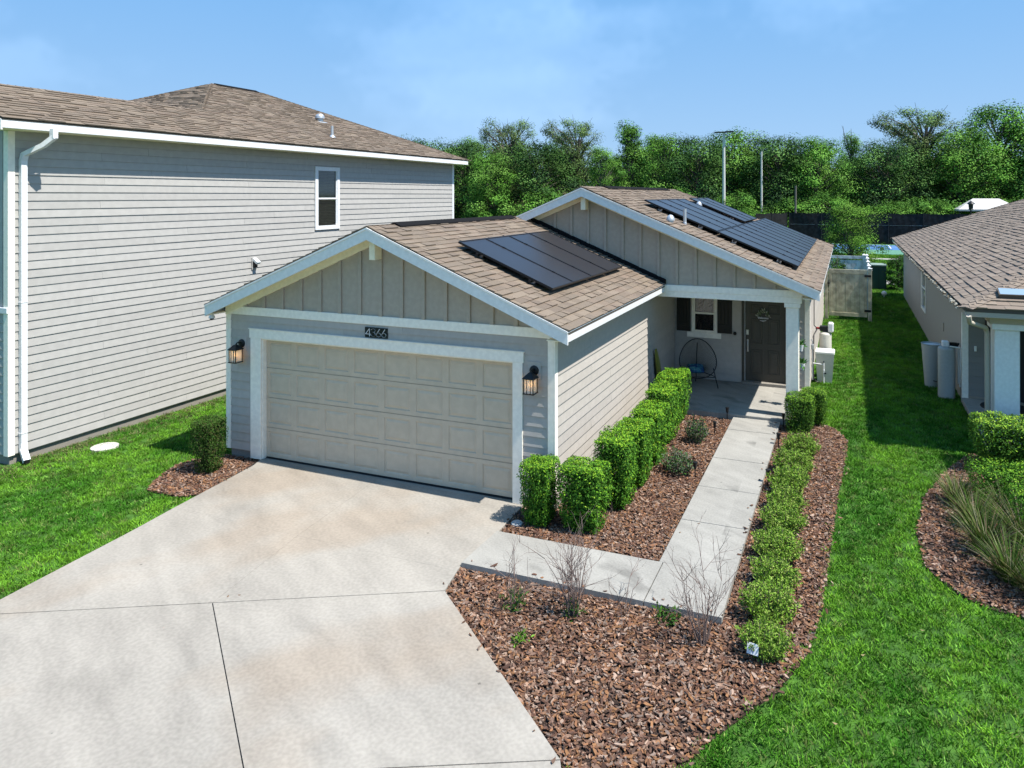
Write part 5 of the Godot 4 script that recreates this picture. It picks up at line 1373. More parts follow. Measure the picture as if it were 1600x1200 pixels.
			cl.append(tone[rng.randi() % tone.size()] * R(0.7, 1.25))
	scatter("bark_mulch", chips, xf, cl)

# ---------------------------------------------------------------- beyond the gardens
func court():
	var up := Vector3.UP
	var g := MB.new(); g.bb(Vector3(4.5, -0.1, -64.8), Vector3(40, -0.03, -52.6)); structure("court", g.mesh(mat(lin(0.10, 0.24, 0.17), 0.85, noise_tex(41, 0.02, 3, Color(0.9, 0.9, 0.9), Color(1, 1, 1)), 3)))
	var b := MB.new(); b.bb(Vector3(6.5, -0.05, -64.0), Vector3(38, -0.025, -57.8)); structure("court_surface", b.mesh(mat(lin(0.06, 0.15, 0.32), 0.8)))
	for q in [[Vector3(13.1, -0.03, -64.0), Vector3(13.2, -0.02, -59.5)], [Vector3(13.25, -0.03, -61.6), Vector3(38, -0.02, -61.5)], [Vector3(6.5, -0.03, -63.98), Vector3(13.0, -0.02, -63.9)]]:
		var l := MB.new(); l.bb(q[0], q[1]); structure("court_line", l.mesh(M.white))
	# wind-screened fence round the court
	var fence := func(label: String, a: Vector3, c: Vector3, n: int, hgt: float):
		var t := thing("court_fence", label, "fence", a, 0, "")
		var inv := t.transform.affine_inverse()
		var d := (c - a) / n
		for i in n + 1:
			var p := a + d * i; var k := MB.new(); k.tube([p, p + up * (hgt + 0.05)], [0.035, 0.035], 6)
			part("post", k.mesh(M.black), t, inv)
		for i in n:
			var s := MB.new(); var p := a + d * i
			var nrm := d.cross(up).normalized()
			for j in 6:
				var f0 := j / 6.0; var f1 := (j + 1) / 6.0
				var sag0 := -0.07 * sin(f0 * PI) * R(0.4, 1.6); var sag1 := -0.07 * sin(f1 * PI)
				var o0 := nrm * 0.025 * sin(f0 * 5.0 + i); var o1 := nrm * 0.025 * sin(f1 * 5.0 + i)
				s.quad(p + d * f0 + up * (hgt + sag0) + o0, p + d * f1 + up * (hgt + sag1) + o1, p + d * f1 + up * hgt * 0.62 - o1 * 0.5, p + d * f0 + up * hgt * 0.62 - o0 * 0.5)
				s.quad(p + d * f0 + up * hgt * 0.61 - o0 * 0.4, p + d * f1 + up * hgt * 0.61 - o1 * 0.4, p + d * f1 + up * 0.04, p + d * f0 + up * 0.04)
			part("screen", s.mesh(M.screen), t, inv)
			for y in [hgt - 0.15, hgt * 0.615]:
				var r := MB.new(); r.tube([p + up * y - nrm * 0.05, p + d + up * y - nrm * 0.05], [0.022, 0.022], 5)
				part("rail", r.mesh(M.galv), t, inv)
	fence.call("black wind-screened court fence behind the blue court", Vector3(4.2, -0.05, -65.2), Vector3(34.2, -0.05, -65.2), 10, 2.98)
	fence.call("black screened fence section slanting off behind the solar panels", Vector3(1.3, -0.05, -62.4), Vector3(4.0, -0.05, -65.1), 2, 2.95)
	var p1 := Vector3(-2.19, -0.1, -65.0)
	var t1 := thing("light_pole", "tall pale court light pole with a flat dark lamp head", "light pole", p1, 0, "")
	var k := MB.new(); k.tube([Vector3.ZERO, Vector3(0, 11.15, 0)], [0.20, 0.13], 8); part("pole", k.mesh(M.post_grey), t1)
	var hd := MB.new(); hd.bev(Vector3(-0.95, 11.15, -0.25), Vector3(0.2, 11.26, 0.25), 0.03); hd.bev(Vector3(0.15, 11.18, -0.25), Vector3(1.0, 11.30, 0.25), 0.03); part("lamp_head", hd.mesh(M.black), t1)
	var t2 := thing("light_pole", "slimmer pale pole without a visible head, right of the court light", "pole", Vector3(1.19, -0.1, -68.4), 0, "")
	var k2 := MB.new(); k2.tube([Vector3.ZERO, Vector3(0, 9.35, 0)], [0.13, 0.09], 8); part("pole", k2.mesh(M.post_grey), t2)
	var t3 := thing("wooden_post", "weathered wooden post standing against the black screen", "post", Vector3(4.72, -0.1, -65.9), 0, "")
	var k3 := MB.new(); k3.tube([Vector3.ZERO, Vector3(0.05, 5.7, 0)], [0.13, 0.10], 7); part("post", k3.mesh(M.bark_pale), t3)
	# street lamp seen over the stucco house's roof
	var sl := thing("street_lamp", "dark post-top street lamp in front of the white canopy", "street lamp", Vector3(18.38, -0.06, -53.0), 0, "")
	var a := MB.new(); a.tube([Vector3.ZERO, Vector3(0, 0.6, 0), Vector3(0, 3.6, 0)], [0.11, 0.06, 0.05], 8); part("pole", a.mesh(M.black), sl)
	var l := MB.new(); l.lathe([Vector2(0.05, 3.55), Vector2(0.18, 3.62), Vector2(0.14, 3.66), Vector2(0.17, 4.0), Vector2(0.30, 4.04), Vector2(0.16, 4.18), Vector2(0.03, 4.27), Vector2(0, 4.36)], Vector3.ZERO, 12); part("lantern", l.mesh(M.black), sl)
	var cp := thing("canopy", "white hipped fabric canopy beyond the court", "canopy", Vector3(21.9, -0.05, -69.8), 0, "")
	var c := MB.new(); var e := 3.35; var tp := 4.38
	var q0 := [Vector3(-2.4, e, 1.6), Vector3(2.9, e, 1.6), Vector3(2.9, e, -1.6), Vector3(-2.4, e, -1.6)]; var q1 := [Vector3(-1.0, tp, 0.1), Vector3(1.2, tp, 0.1), Vector3(1.2, tp, -0.1), Vector3(-1.0, tp, -0.1)]
	for i in 4: c.quad(q1[i], q1[(i + 1) % 4], q0[(i + 1) % 4], q0[i]); c.quad(q0[i], q0[(i + 1) % 4], q0[(i + 1) % 4] - up * 0.16, q0[i] - up * 0.16)
	c.quad(q1[0], q1[1], q1[2], q1[3])
	part("roof_fabric", c.mesh(M.tent), cp)
	for i in 4:
		var w := MB.new(); w.tube([q0[i] * Vector3(0.97, 1, 0.95), q0[i] * Vector3(0.97, 0, 0.95)], [0.05, 0.05], 6); part("post", w.mesh(M.black), cp)

func fences():
	var up := Vector3.UP
	var run := func(label: String, a: Vector3, c: Vector3, n: int, m: StandardMaterial3D, h: float):
		var t := thing("vinyl_fence", label, "fence", a, 0, "")
		var inv := t.transform.affine_inverse(); var d := (c - a) / n; var u := d.normalized(); var nr := u.cross(up)
		for i in n + 1:
			var p := a + d * i
			var k := MB.new(); k.bev(p - Vector3(0.062, 0.05, 0.062), p + Vector3(0.062, h + 0.03, 0.062), 0.006)
			var po := part("post", k.mesh(m), t, inv)
			var cap := MB.new(); var y := p + up * (h + 0.03)
			cap.bev(y - Vector3(0.078, 0, 0.078), y + Vector3(0.078, 0.03, 0.078), 0.006)
			for s in 4:
				var x0 := Vector3(0.07, 0.03, 0.07).rotated(up, s * PI / 2); var x1 := Vector3(0.07, 0.03, 0.07).rotated(up, (s + 1) * PI / 2)
				cap.tri(y + x0, y + Vector3(0, 0.085, 0), y + x1)
			part("post_cap", cap.mesh(M.white), po, Transform3D.IDENTITY)
		for i in n:
			var p := a + d * i + u * 0.063; var L := d.length() - 0.126
			for y in [0.08, h - 0.14]:
				var r := MB.new(); r.hexa(p + u * L * 0.5 + up * (y + 0.07), u * L * 0.5, up * 0.07, nr * 0.024); part("rail", r.mesh(m), t, inv)
			var bn := int(L / 0.15)
			for j in bn:
				var s := MB.new(); s.hexa(p + u * (L * (j + 0.5) / bn) + up * (h * 0.5), u * (L / bn * 0.5 - 0.002), up * (h * 0.5 - 0.2), nr * (0.011 + 0.002 * (j % 2))); part("fence_board", s.mesh(m), t, inv)
	run.call("white vinyl fence running back from the gate post, seen end on", Vector3(10.36, -0.06, -19.42), Vector3(10.42, -0.06, -26.6), 4, M.vinyl_clean, 1.86)
	run.call("grey-looking vinyl fence across the back garden behind the gate", Vector3(4.1, -0.06, -26.65), Vector3(10.30, -0.06, -26.65), 3, M.vinyl_clean, 1.86)
	# gate beside the house
	var gt := thing("fence_gate", "weathered vinyl gate with black hinges beside the house", "gate", Vector3(9.6, -0.06, -19.25), 0, "")
	var inv := gt.transform.affine_inverse()
	for x in [8.84, 10.36]:
		var k := MB.new(); k.bev(Vector3(x - 0.065, -0.1, -19.32), Vector3(x + 0.065, 1.90, -19.19), 0.006)
		var po := part("post", k.mesh(M.vinyl), gt, inv)
		var cp := MB.new(); cp.bev(Vector3(x - 0.08, 1.901, -19.335), Vector3(x + 0.08, 1.93, -19.175), 0.006); part("post_cap", cp.mesh(M.white), po)
	var gz := -19.25
	for q in [[8.93, 0.10, 10.27, 0.24], [8.93, 1.70, 10.27, 1.86]]:
		var k := MB.new(); k.bev(Vector3(q[0], q[1], gz - 0.025), Vector3(q[2], q[3], gz + 0.03), 0.005); part("rail", k.mesh(M.vinyl), gt, inv)
	for x in [8.93, 10.17]:
		var k := MB.new(); k.bev(Vector3(x, 0.241, gz - 0.024), Vector3(x + 0.1, 1.699, gz + 0.029), 0.005); part("stile", k.mesh(M.vinyl), gt, inv)
	for j in 7:
		var x0 := 9.031 + j * 0.1627
		var k := MB.new(); k.bev(Vector3(x0, 0.242, gz - 0.012), Vector3(x0 + 0.159, 1.698, gz + 0.010 + 0.004 * (j % 2)), 0.004); part("fence_board", k.mesh(M.vinyl), gt, inv)
	for y in [0.30, 1.60]:
		var k := MB.new(); k.bev(Vector3(10.17, y, gz + 0.031), Vector3(10.40, y + 0.085, gz + 0.075), 0.006); part("hinge", k.mesh(M.black), gt, inv)
	var la := MB.new(); la.bev(Vector3(8.88, 1.30, gz + 0.06), Vector3(8.96, 1.36, gz + 0.10), 0.006); la.bev(Vector3(8.91, 1.22, gz + 0.03), Vector3(8.935, 1.45, gz + 0.065), 0.006); part("latch", la.mesh(M.black), gt, inv)
	# green cabinet
	var gc := thing("utility_cabinet", "dark green electrical cabinet with pale lid beyond the gate", "utility cabinet", Vector3(11.03, -0.06, -29.8), 0, "")
	var k := MB.new(); k.bev(Vector3(-0.36, 0, -0.4), Vector3(0.36, 1.16, 0.4), 0.02); part("body", k.mesh(M.green_box), gc)
	var ld := MB.new(); ld.bev(Vector3(-0.38, 1.161, -0.42), Vector3(0.38, 1.25, 0.44), 0.02); part("lid", ld.mesh(mat(lin(0.22, 0.28, 0.24), 0.5)), gc)
	for x in [-0.002, 0.004]:
		if x < 0: 
			var s := MB.new(); s.bb(Vector3(-0.006, 0.05, 0.401), Vector3(0.006, 1.1, 0.408)); part("door_seam", s.mesh(M.black), gc)
	var sp := thing("sprinkler_marker", "small round white marker in the lawn beyond the gate", "marker", Vector3(11.15, -0.06, -26.3), 0, "")
	var m := MB.new(); m.lathe([Vector2(0.03, 0), Vector2(0.03, 0.12), Vector2(0.10, 0.14), Vector2(0.12, 0.22), Vector2(0.08, 0.30), Vector2(0, 0.33)], Vector3.ZERO, 12); part("cap", m.mesh(M.white), sp)
	var wc := thing("cleanout_cover", "flat white cover sunk in the left lawn by the two-storey house", "cover", Vector3(-3.28, -0.06, 0.50), 0.5, "")
	var n := MB.new(); n.lathe([Vector2(0.23, 0.0), Vector2(0.23, 0.03), Vector2(0.21, 0.038), Vector2(0, 0.04)], Vector3.ZERO, 20); part("lid", n.mesh(M.tent), wc)

# ---------------------------------------------------------------- fittings and things on the porch
func lantern(at: Vector3, label: String):
	var t := thing("wall_lantern", label, "wall lantern", at, 0, "lanterns beside the garage door")
	var b := MB.new(); b.bev(Vector3(-0.11, -0.13, 0.019), Vector3(0.11, 0.13, 0.026), 0.003); part("mounting_block", b.mesh(M.siding), t)
	var p := MB.new(); p.lathe([Vector2(0.075, 0), Vector2(0.073, 0.012), Vector2(0.045, 0.022), Vector2(0, 0.024)], Vector3(0, 0, 0.026), 18, Basis(Vector3.RIGHT, Vector3.BACK, Vector3.DOWN))
	part("backplate", p.mesh(M.black), t)
	var a := MB.new(); a.tube([Vector3(0, 0.0, 0.04), Vector3(0, 0.03, 0.09), Vector3(0, 0.025, 0.14), Vector3(0, -0.02, 0.165)], [0.012, 0.012, 0.012, 0.012], 7); a.lathe([Vector2(0.014, -0.06), Vector2(0.014, 0), Vector2(0.0, 0.03)], Vector3(0, -0.01, 0.165), 8)
	part("arm", a.mesh(M.black), t)
	var c := Vector3(0, -0.185, 0.165); var w := 0.074; var h := 0.11
	var r := MB.new()
	var e0 := []; var e1 := []
	for s in 4:
		e0.append(c + Vector3(w + 0.02, h, w + 0.02).rotated(Vector3.UP, s * PI / 2) * 1.0 - (c - c)); e1.append(c + Vector3(0.022, h + 0.075, 0.022).rotated(Vector3.UP, s * PI / 2))
	for s in 4:
		r.quad(e1[s], e1[(s + 1) % 4], e0[(s + 1) % 4], e0[s]); r.quad(e0[s], e0[(s + 1) % 4], e0[(s + 1) % 4] - Vector3(0, 0.012, 0), e0[s] - Vector3(0, 0.012, 0))
	r.quad(e1[0], e1[3], e1[2], e1[1])
	part("hood", r.mesh(M.black), t)
	var cg := MB.new()
	for sx in [-1.0, 1.0]:
		for sz in [-1.0, 1.0]: cg.bb(c + Vector3(sx * w - 0.006, -h, sz * w - 0.006), c + Vector3(sx * w + 0.006, h - 0.013, sz * w + 0.006))
	for sx in [-1.0, 1.0]: cg.bb(c + Vector3(sx * 0.03 - 0.004, -h, w - 0.004), c + Vector3(sx * 0.03 + 0.004, h - 0.013, w + 0.004))
	cg.bb(c + Vector3(-w - 0.014, -h - 0.014, -w - 0.014), c + Vector3(w + 0.014, -h - 0.001, w + 0.014))
	part("cage", cg.mesh(M.black), t)
	var fg := mat(Color(0.92, 0.90, 0.84, 0.5), 0.3); fg.transparency = BaseMaterial3D.TRANSPARENCY_ALPHA
	for s in 4:
		var q := MB.new(); var x := Vector3.RIGHT.rotated(Vector3.UP, s * PI / 2); var z := Vector3.BACK.rotated(Vector3.UP, s * PI / 2)
		q.hexa(c + z * (w - 0.004) - Vector3(0, 0.007, 0), x * (w - 0.007), Vector3(0, h - 0.007, 0), z * 0.0015)
		part("pane", q.mesh(fg), t)
	var em := mat(Color(1.0, 0.85, 0.55), 0.5); em.emission_enabled = true; em.emission = Color(1.0, 0.80, 0.52); em.emission_energy_multiplier = 1.0
	var bl := MB.new(); bl.lathe([Vector2(0.012, -0.045), Vector2(0.03, -0.02), Vector2(0.032, 0.01), Vector2(0.02, 0.035), Vector2(0, 0.045)], c + Vector3(0, 0.01, 0), 12)
	part("bulb", bl.mesh(em), t)
	var o := OmniLight3D.new(); o.name = "bulb_light"; o.position = c + Vector3(0, 0.01, 0); o.light_energy = 0.006; o.light_color = Color(1.0, 0.75, 0.42); o.omni_range = 6.0; o.omni_attenuation = 2.0; o.light_size = 0.03; o.shadow_enabled = true
	t.add_child(o)

func fittings():
	var up := Vector3.UP
	lantern(Vector3(-0.44, 2.01, 0.0), "lit black lantern left of the garage door")
	lantern(Vector3(5.235, 2.03, 0.0), "lit black lantern right of the garage door")
	# house number
	var pl := thing("house_number", "black house number plate reading 4366 above the garage door", "house number", Vector3(2.42, 2.395, 0.018), 0, "")
	part("plate", bx(Vector3(-0.22, -0.083, 0.0), Vector3(0.22, 0.083, 0.018), M.black, 0.003), pl)
	var strokes := {"4": [[Vector2(0.31, 0.0), Vector2(0.31, 1.0), Vector2(-0.02, 0.27), Vector2(0.41, 0.27)]], "3": [[]], "6": [[]]}
	for k in 19:
		var a := deg_to_rad(150 - k * 13.3); strokes["3"][0].append(Vector2(0.17 + cos(a) * 0.155, 0.76 + sin(a) * 0.235))
	for k in 21:
		var a := deg_to_rad(88 - k * 12.0); strokes["3"][0].append(Vector2(0.16 + cos(a) * 0.18, 0.265 + sin(a) * 0.265))
	strokes["6"][0] = [Vector2(0.27, 1.0), Vector2(0.12, 0.62), Vector2(0.02, 0.36)]
	for k in 27:
		var a := deg_to_rad(160 + k * 14.0); strokes["6"][0].append(Vector2(0.18 + cos(a) * 0.175, 0.26 + sin(a) * 0.255))
	for d in 4:
		var tx: String = "4366"[d]; var b := MB.new()
		for line in strokes[tx]:
			for k in line.size() - 1:
				var p := Vector3(-0.198 + d * 0.103 + line[k].x * 0.24, -0.062 + line[k].y * 0.125, 0.021); var q := Vector3(-0.198 + d * 0.103 + line[k + 1].x * 0.24, -0.062 + line[k + 1].y * 0.125, 0.021)
				var t := (q - p).normalized(); b.hexa((p + q) * 0.5, (q - p) * 0.5 + t * 0.004, t.cross(Vector3.BACK) * 0.0042, Vector3(0, 0, 0.003))
		part("digit", b.mesh(M.white), pl).set_meta("label", "white thin digit " + tx)
	# camera under the left eave and floodlight on the neighbour's wall
	var cm := thing("security_camera", "small white dome camera under the garage's left eave tip", "camera", Vector3(-0.98, 2.50, 0.18), 0, "")
	var q := MB.new(); q.lathe([Vector2(0.035, 0.012), Vector2(0.035, 0), Vector2(0.05, -0.02), Vector2(0.055, -0.05), Vector2(0.0, -0.055)], Vector3.ZERO, 14); part("housing", q.mesh(M.white), cm)
	var q2 := MB.new(); q2.lathe([Vector2(0.038, -0.052), Vector2(0.032, -0.08), Vector2(0.0, -0.092)], Vector3.ZERO, 14); part("lens_dome", q2.mesh(M.black), cm)
	var fl := thing("flood_light", "white and black floodlight on the two-storey house's side wall", "floodlight", Vector3(-3.965, 2.98, -3.82), 0, "")
	fl.scale = Vector3.ONE * 0.85
	part("back_plate", bx(Vector3(0, -0.19, -0.09), Vector3(0.02, 0.16, 0.09), M.siding_left), fl)
	var hd := MB.new(); hd.hexa(Vector3(0.10, 0.06, 0), Vector3(0.085, -0.06, 0), Vector3(0.018, 0.028, 0), Vector3(0, 0, 0.065)); part("hood", hd.mesh(M.white), fl)
	part("lamp_body", bx(Vector3(0.021, -0.13, -0.055), Vector3(0.10, 0.02, 0.055), M.black, 0.012), fl)
	# doorbell camera by the shutter
	var db := thing("doorbell_camera", "small black camera at the bottom corner of the right shutter", "camera", Vector3(7.05, 1.30, -7.955), 0, "")
	var d := MB.new(); d.tube([Vector3.ZERO, Vector3(0, 0, 0.05)], [0.018, 0.018], 8); d.lathe([Vector2(0.0, -0.045), Vector2(0.035, -0.03), Vector2(0.04, 0.01), Vector2(0.025, 0.04), Vector2(0, 0.045)], Vector3(0, 0, 0.08), 12); part("body", d.mesh(M.black), db)
	# wreath sign on the front door
	var wr := thing("door_wreath", "leafy wreath sign with white script on the front door", "wreath", Vector3(7.70, 1.74, -7.985), 0, "")
	wr.scale = Vector3(0.74, 0.8, 0.9)
	var ring := MB.new(); var pts := []; var rr := []
	for i in 21: pts.append(Vector3(cos(TAU * i / 20) * 0.16, sin(TAU * i / 20) * 0.16, 0.012)); rr.append(0.008)
	ring.tube(pts, rr, 6, false); part("hoop", ring.mesh(M.twig), wr)
	var lf := MB.new()
	for i in 120:
		var a := R(0.1, PI - 0.1); var p := Vector3(cos(a) * R(0.06, 0.18), sin(a) * R(0.08, 0.18), R(0.01, 0.05))
		lf.col = [Color(0.14, 0.17, 0.10), Color(0.20, 0.22, 0.16), Color(0.09, 0.12, 0.05), Color(0.45, 0.44, 0.38)][i % 4]
		var dr := Vector3(cos(a), sin(a), R(-0.2, 0.4)).rotated(Vector3.BACK, R(-0.9, 0.9)).normalized(); lf.leaf(p, Vector3(R(-0.4, 0.4), R(-0.4, 0.4), 1).normalized(), dr, R(0.05, 0.10), 0.026)
	part("leaves", lf.mesh(M.leaf), wr)
	var wt := TextMesh.new(); wt.text = "Welcome"; var wf := SystemFont.new(); wf.font_names = PackedStringArray(["Droid Serif"]); wf.font_italic = true; wf.font_weight = 700; wt.font = wf
	wt.font_size = 64; wt.pixel_size = 0.00115; wt.depth = 0.008; wt.material = M.white; part("script", wt, wr, Transform3D(Basis.IDENTITY, Vector3(0, -0.05, 0.025)))
	var bow := MB.new(); bow.tube([Vector3(-0.10, -0.125, 0.02), Vector3(0, -0.14, 0.025), Vector3(0.10, -0.12, 0.02)], [0.006, 0.013, 0.006], 6); part("underline", bow.mesh(M.white), wr)
	chair()
	# board leaning in the porch corner
	var bd := thing("leaning_board", "narrow olive-green pointed board leaning against the garage side wall", "board", Vector3(5.64, 0.1, -6.25), 0, "")
	var o := MB.new(); var outl := []
	for i in 13:
		var f := i / 12.0; outl.append(Vector2(0.03 + 0.11 * pow(sin(clampf(f * 0.93 + 0.07, 0, 1) * PI), 0.8), 1.22 * f))
	for i in 13:
		var f := 1.0 - i / 12.0; outl.append(Vector2(-0.03 - 0.11 * pow(sin(clampf(f * 0.93 + 0.07, 0, 1) * PI), 0.8), 1.22 * f))
	var yy := Vector3(-0.03, 1, 0.42).normalized(); var zz := Vector3(1, 0.03, 0).normalized()
	o.extr(outl, Vector3.ZERO, Vector3(0, -0.38, 0.92).normalized(), yy, zz * 0.03); part("board", o.mesh(mat(lin(0.20, 0.20, 0.03), 0.5)), bd)
	var o2 := MB.new(); o2.tube([Vector3(0.015, 0, 0) + Vector3(0, 0.02, -0.06), yy * 0.6 + Vector3(0.015, 0, -0.125), yy * 1.15 + Vector3(0.015, 0, -0.05)], [0.015, 0.02, 0.012], 6); part("dark_rail", o2.mesh(M.dark), bd)
	# plant stand behind the column
	var ps := thing("plant_stand", "black pole plant stand with white pot behind the porch column", "plant stand", Vector3(8.56, 0.097, -6.45), 0, "")
	var k := MB.new(); k.tube([Vector3.ZERO, Vector3(0, 1.35, 0)], [0.012, 0.012], 6); k.lathe([Vector2(0.13, 0), Vector2(0.13, 0.015), Vector2(0, 0.02)], Vector3.ZERO, 14)
	for y in [0.42, 0.78, 1.18]: k.tube([Vector3(-0.09, y, 0), Vector3(0.11, y, 0)], [0.008, 0.008], 5)
	part("stand", k.mesh(M.black), ps)
	for j in 3:
		var at := Vector3([-0.10, 0.11, 0.08][j], [0.43, 0.79, 1.19][j], 0)
		var pt := MB.new(); pt.lathe([Vector2(0.045, 0), Vector2(0.07, 0.14), Vector2(0.062, 0.14), Vector2(0.04, 0.10), Vector2(0, 0.10)], at, 14); var po := part("pot", pt.mesh(M.white), ps)
		var l := MB.new()
		for i in 46:
			var dr := (rdir() + Vector3(0, 0.5, 0)).normalized(); var nn := rdir(); nn = (nn - dr * nn.dot(dr)).normalized()
			l.col = [Color(0.05, 0.14, 0.03), Color(0.07, 0.19, 0.04), Color(0.10, 0.20, 0.08)][i % 3]
			l.leaf(at + Vector3(0, 0.13, 0) + dr * R(0, 0.06), nn, dr, R(0.06, 0.13), 0.045)
		part("foliage", l.mesh(M.leaf), po)
	softener()
	right_tanks()
	# path lights: stake lights with black heads
	var G := "stake lights along the front walk"
	var first := thing("path_light", "black stake light standing at the porch step's left edge", "path light", Vector3(7.26, -0.05, -5.30), 0, G)
	var s := MB.new(); s.tube([Vector3.ZERO, Vector3(0, 0.20, 0)], [0.010, 0.010], 6); part("stake", s.mesh(M.black), first)
	var hdm := MB.new(); hdm.lathe([Vector2(0.012, 0.17), Vector2(0.026, 0.20), Vector2(0.034, 0.275), Vector2(0.040, 0.28), Vector2(0.040, 0.292), Vector2(0, 0.30)], Vector3.ZERO, 12); part("lamp_head", hdm.mesh(M.black), first)
	for w in [[7.18, -4.25, "black stake light beside the upper lavender clump, left of the walk"], [7.24, -2.0, "black stake light beside the lower lavender clump, left of the walk"], [8.39, -2.10, "black stake light right of the walk, nearest the street"], [8.39, -4.0, "black stake light right of the walk, in front of the square hedge"], [8.38, -5.28, "black stake light at the foot of the porch column"]]:
		dup(first, Vector3(w[0], -0.05, w[1]), R(0, 6), Vector3.ONE, w[2], G)
	# little yard sign and the ground light
	var ys := thing("yard_sign", "small white yard sign with grey shield emblem in front of the last low shrub", "yard sign", Vector3(8.70, -0.05, 2.50), -0.15, "")
	ys.scale = Vector3.ONE * 0.86
	var st := MB.new(); st.tube([Vector3(0, 0, -0.006), Vector3(0, 0.16, -0.006)], [0.005, 0.005], 5); part("stake", st.mesh(M.black), ys)
	var pn := MB.new(); pn.hexa(Vector3(0, 0.20, 0), Vector3(0.066, 0, 0), Vector3(0, 0.055, -0.02), Vector3(0, 0.001, 0.003)); part("panel", pn.mesh(M.white), ys)
	var em := MB.new()
	for e in [[[-0.022, 0.028], [0.0, 0.034], [0.0, 0.026], [-0.018, 0.02]], [[0.0, 0.034], [0.022, 0.028], [0.018, 0.02], [0.0, 0.026]], [[-0.024, 0.008], [0.0, 0.018], [0.024, 0.008], [0.0, 0.010]], [[-0.026, -0.002], [-0.014, 0.0], [0.0, -0.036], [0.0, -0.024]], [[0.026, -0.002], [0.014, 0.0], [0.0, -0.024], [0.0, -0.036]], [[-0.004, 0.0], [0.004, 0.0], [0.004, -0.016], [-0.004, -0.016]]]:
		var v := []
		for p in e: v.append(Vector3(p[0], 0.20 + p[1] * 0.94, 0.006 - p[1] * 0.34))
		em.quad(v[0], v[1], v[2], v[3])
	part("emblem", em.mesh(mat(lin(0.22, 0.23, 0.30), 0.6)), ys)
	var gl := thing("ground_light", "round solar ground light in the mulch beside the driveway corner", "ground light", Vector3(5.22, -0.05, 0.60), 0, "")
	var z := MB.new(); z.lathe([Vector2(0.078, 0), Vector2(0.085, 0.05), Vector2(0.07, 0.062), Vector2(0, 0.064)], Vector3.ZERO, 20); part("rim", z.mesh(mat(lin(0.35, 0.36, 0.36), 0.4)), gl)
	var z2 := MB.new(); z2.lathe([Vector2(0.055, 0.066), Vector2(0, 0.068)], Vector3.ZERO, 20); part("cell", z2.mesh(mat(lin(0.30, 0.34, 0.38), 0.2)), gl)
	var dp := blades(300, 0.16, 40, 1.2, [Color(0.03, 0.035, 0.04), Color(0.05, 0.05, 0.06)])
	var bp := thing("black_mondo_tuft", "small dark tuft beside the round ground light", "plant", Vector3(5.14, -0.05, 0.42), 0, ""); part("blades", dp, bp)
	# fallen leaves on the concrete and the lawn
	var fallen := [[Vector3(2.92, 0.003, 3.55), "curled brown leaf beside the driveway's joint corner"], [Vector3(2.99, 0.003, 3.46), "second curled leaf just above the driveway's joint corner"], [Vector3(7.62, 0.048, -0.22), "brown leaf on the walk two slabs before its bend"], [Vector3(7.46, 0.048, 0.12), "brown leaf near the walk's left edge just before its bend"], [Vector3(1.1, 0.003, 4.9), "pale leaf on the lower left driveway slab"], [Vector3(0.1, 0.003, 0.42), "dark leaf on the driveway's top left corner by the garage trim"], [Vector3(10.3, 0.0, 1.3), "tan leaf on the lawn near the neighbour bed's rounded end"], [Vector3(9.7, 0, 2.0), "tan leaf on the lawn level with the white yard sign"], [Vector3(10.0, 0, -1.2), "tan leaf on the lawn left of the grass clumps"], [Vector3(9.5, 0, 3.1), "tan leaf lowest on the lawn, nearest the front bed's curve"], [Vector3(10.1, 0, -2.6), "tan leaf on the lawn just below the house's shadow"]]
	for i in fallen.size():
		var b := MB.new(); b.leaf(Vector3.ZERO, Vector3(0.1, 1, 0), Vector3(1, 0.12, 0).rotated(up, R(0, 6)), 0.05 if i > 5 else 0.045, 0.026, 0.5)
		var t := thing("fallen_leaf", fallen[i][1], "leaf", fallen[i][0], 0, "fallen leaves"); part("leaf", b.mesh(mat(lin(0.16, 0.10, 0.06) if i < 6 else lin(0.26, 0.20, 0.10), 0.9)), t)

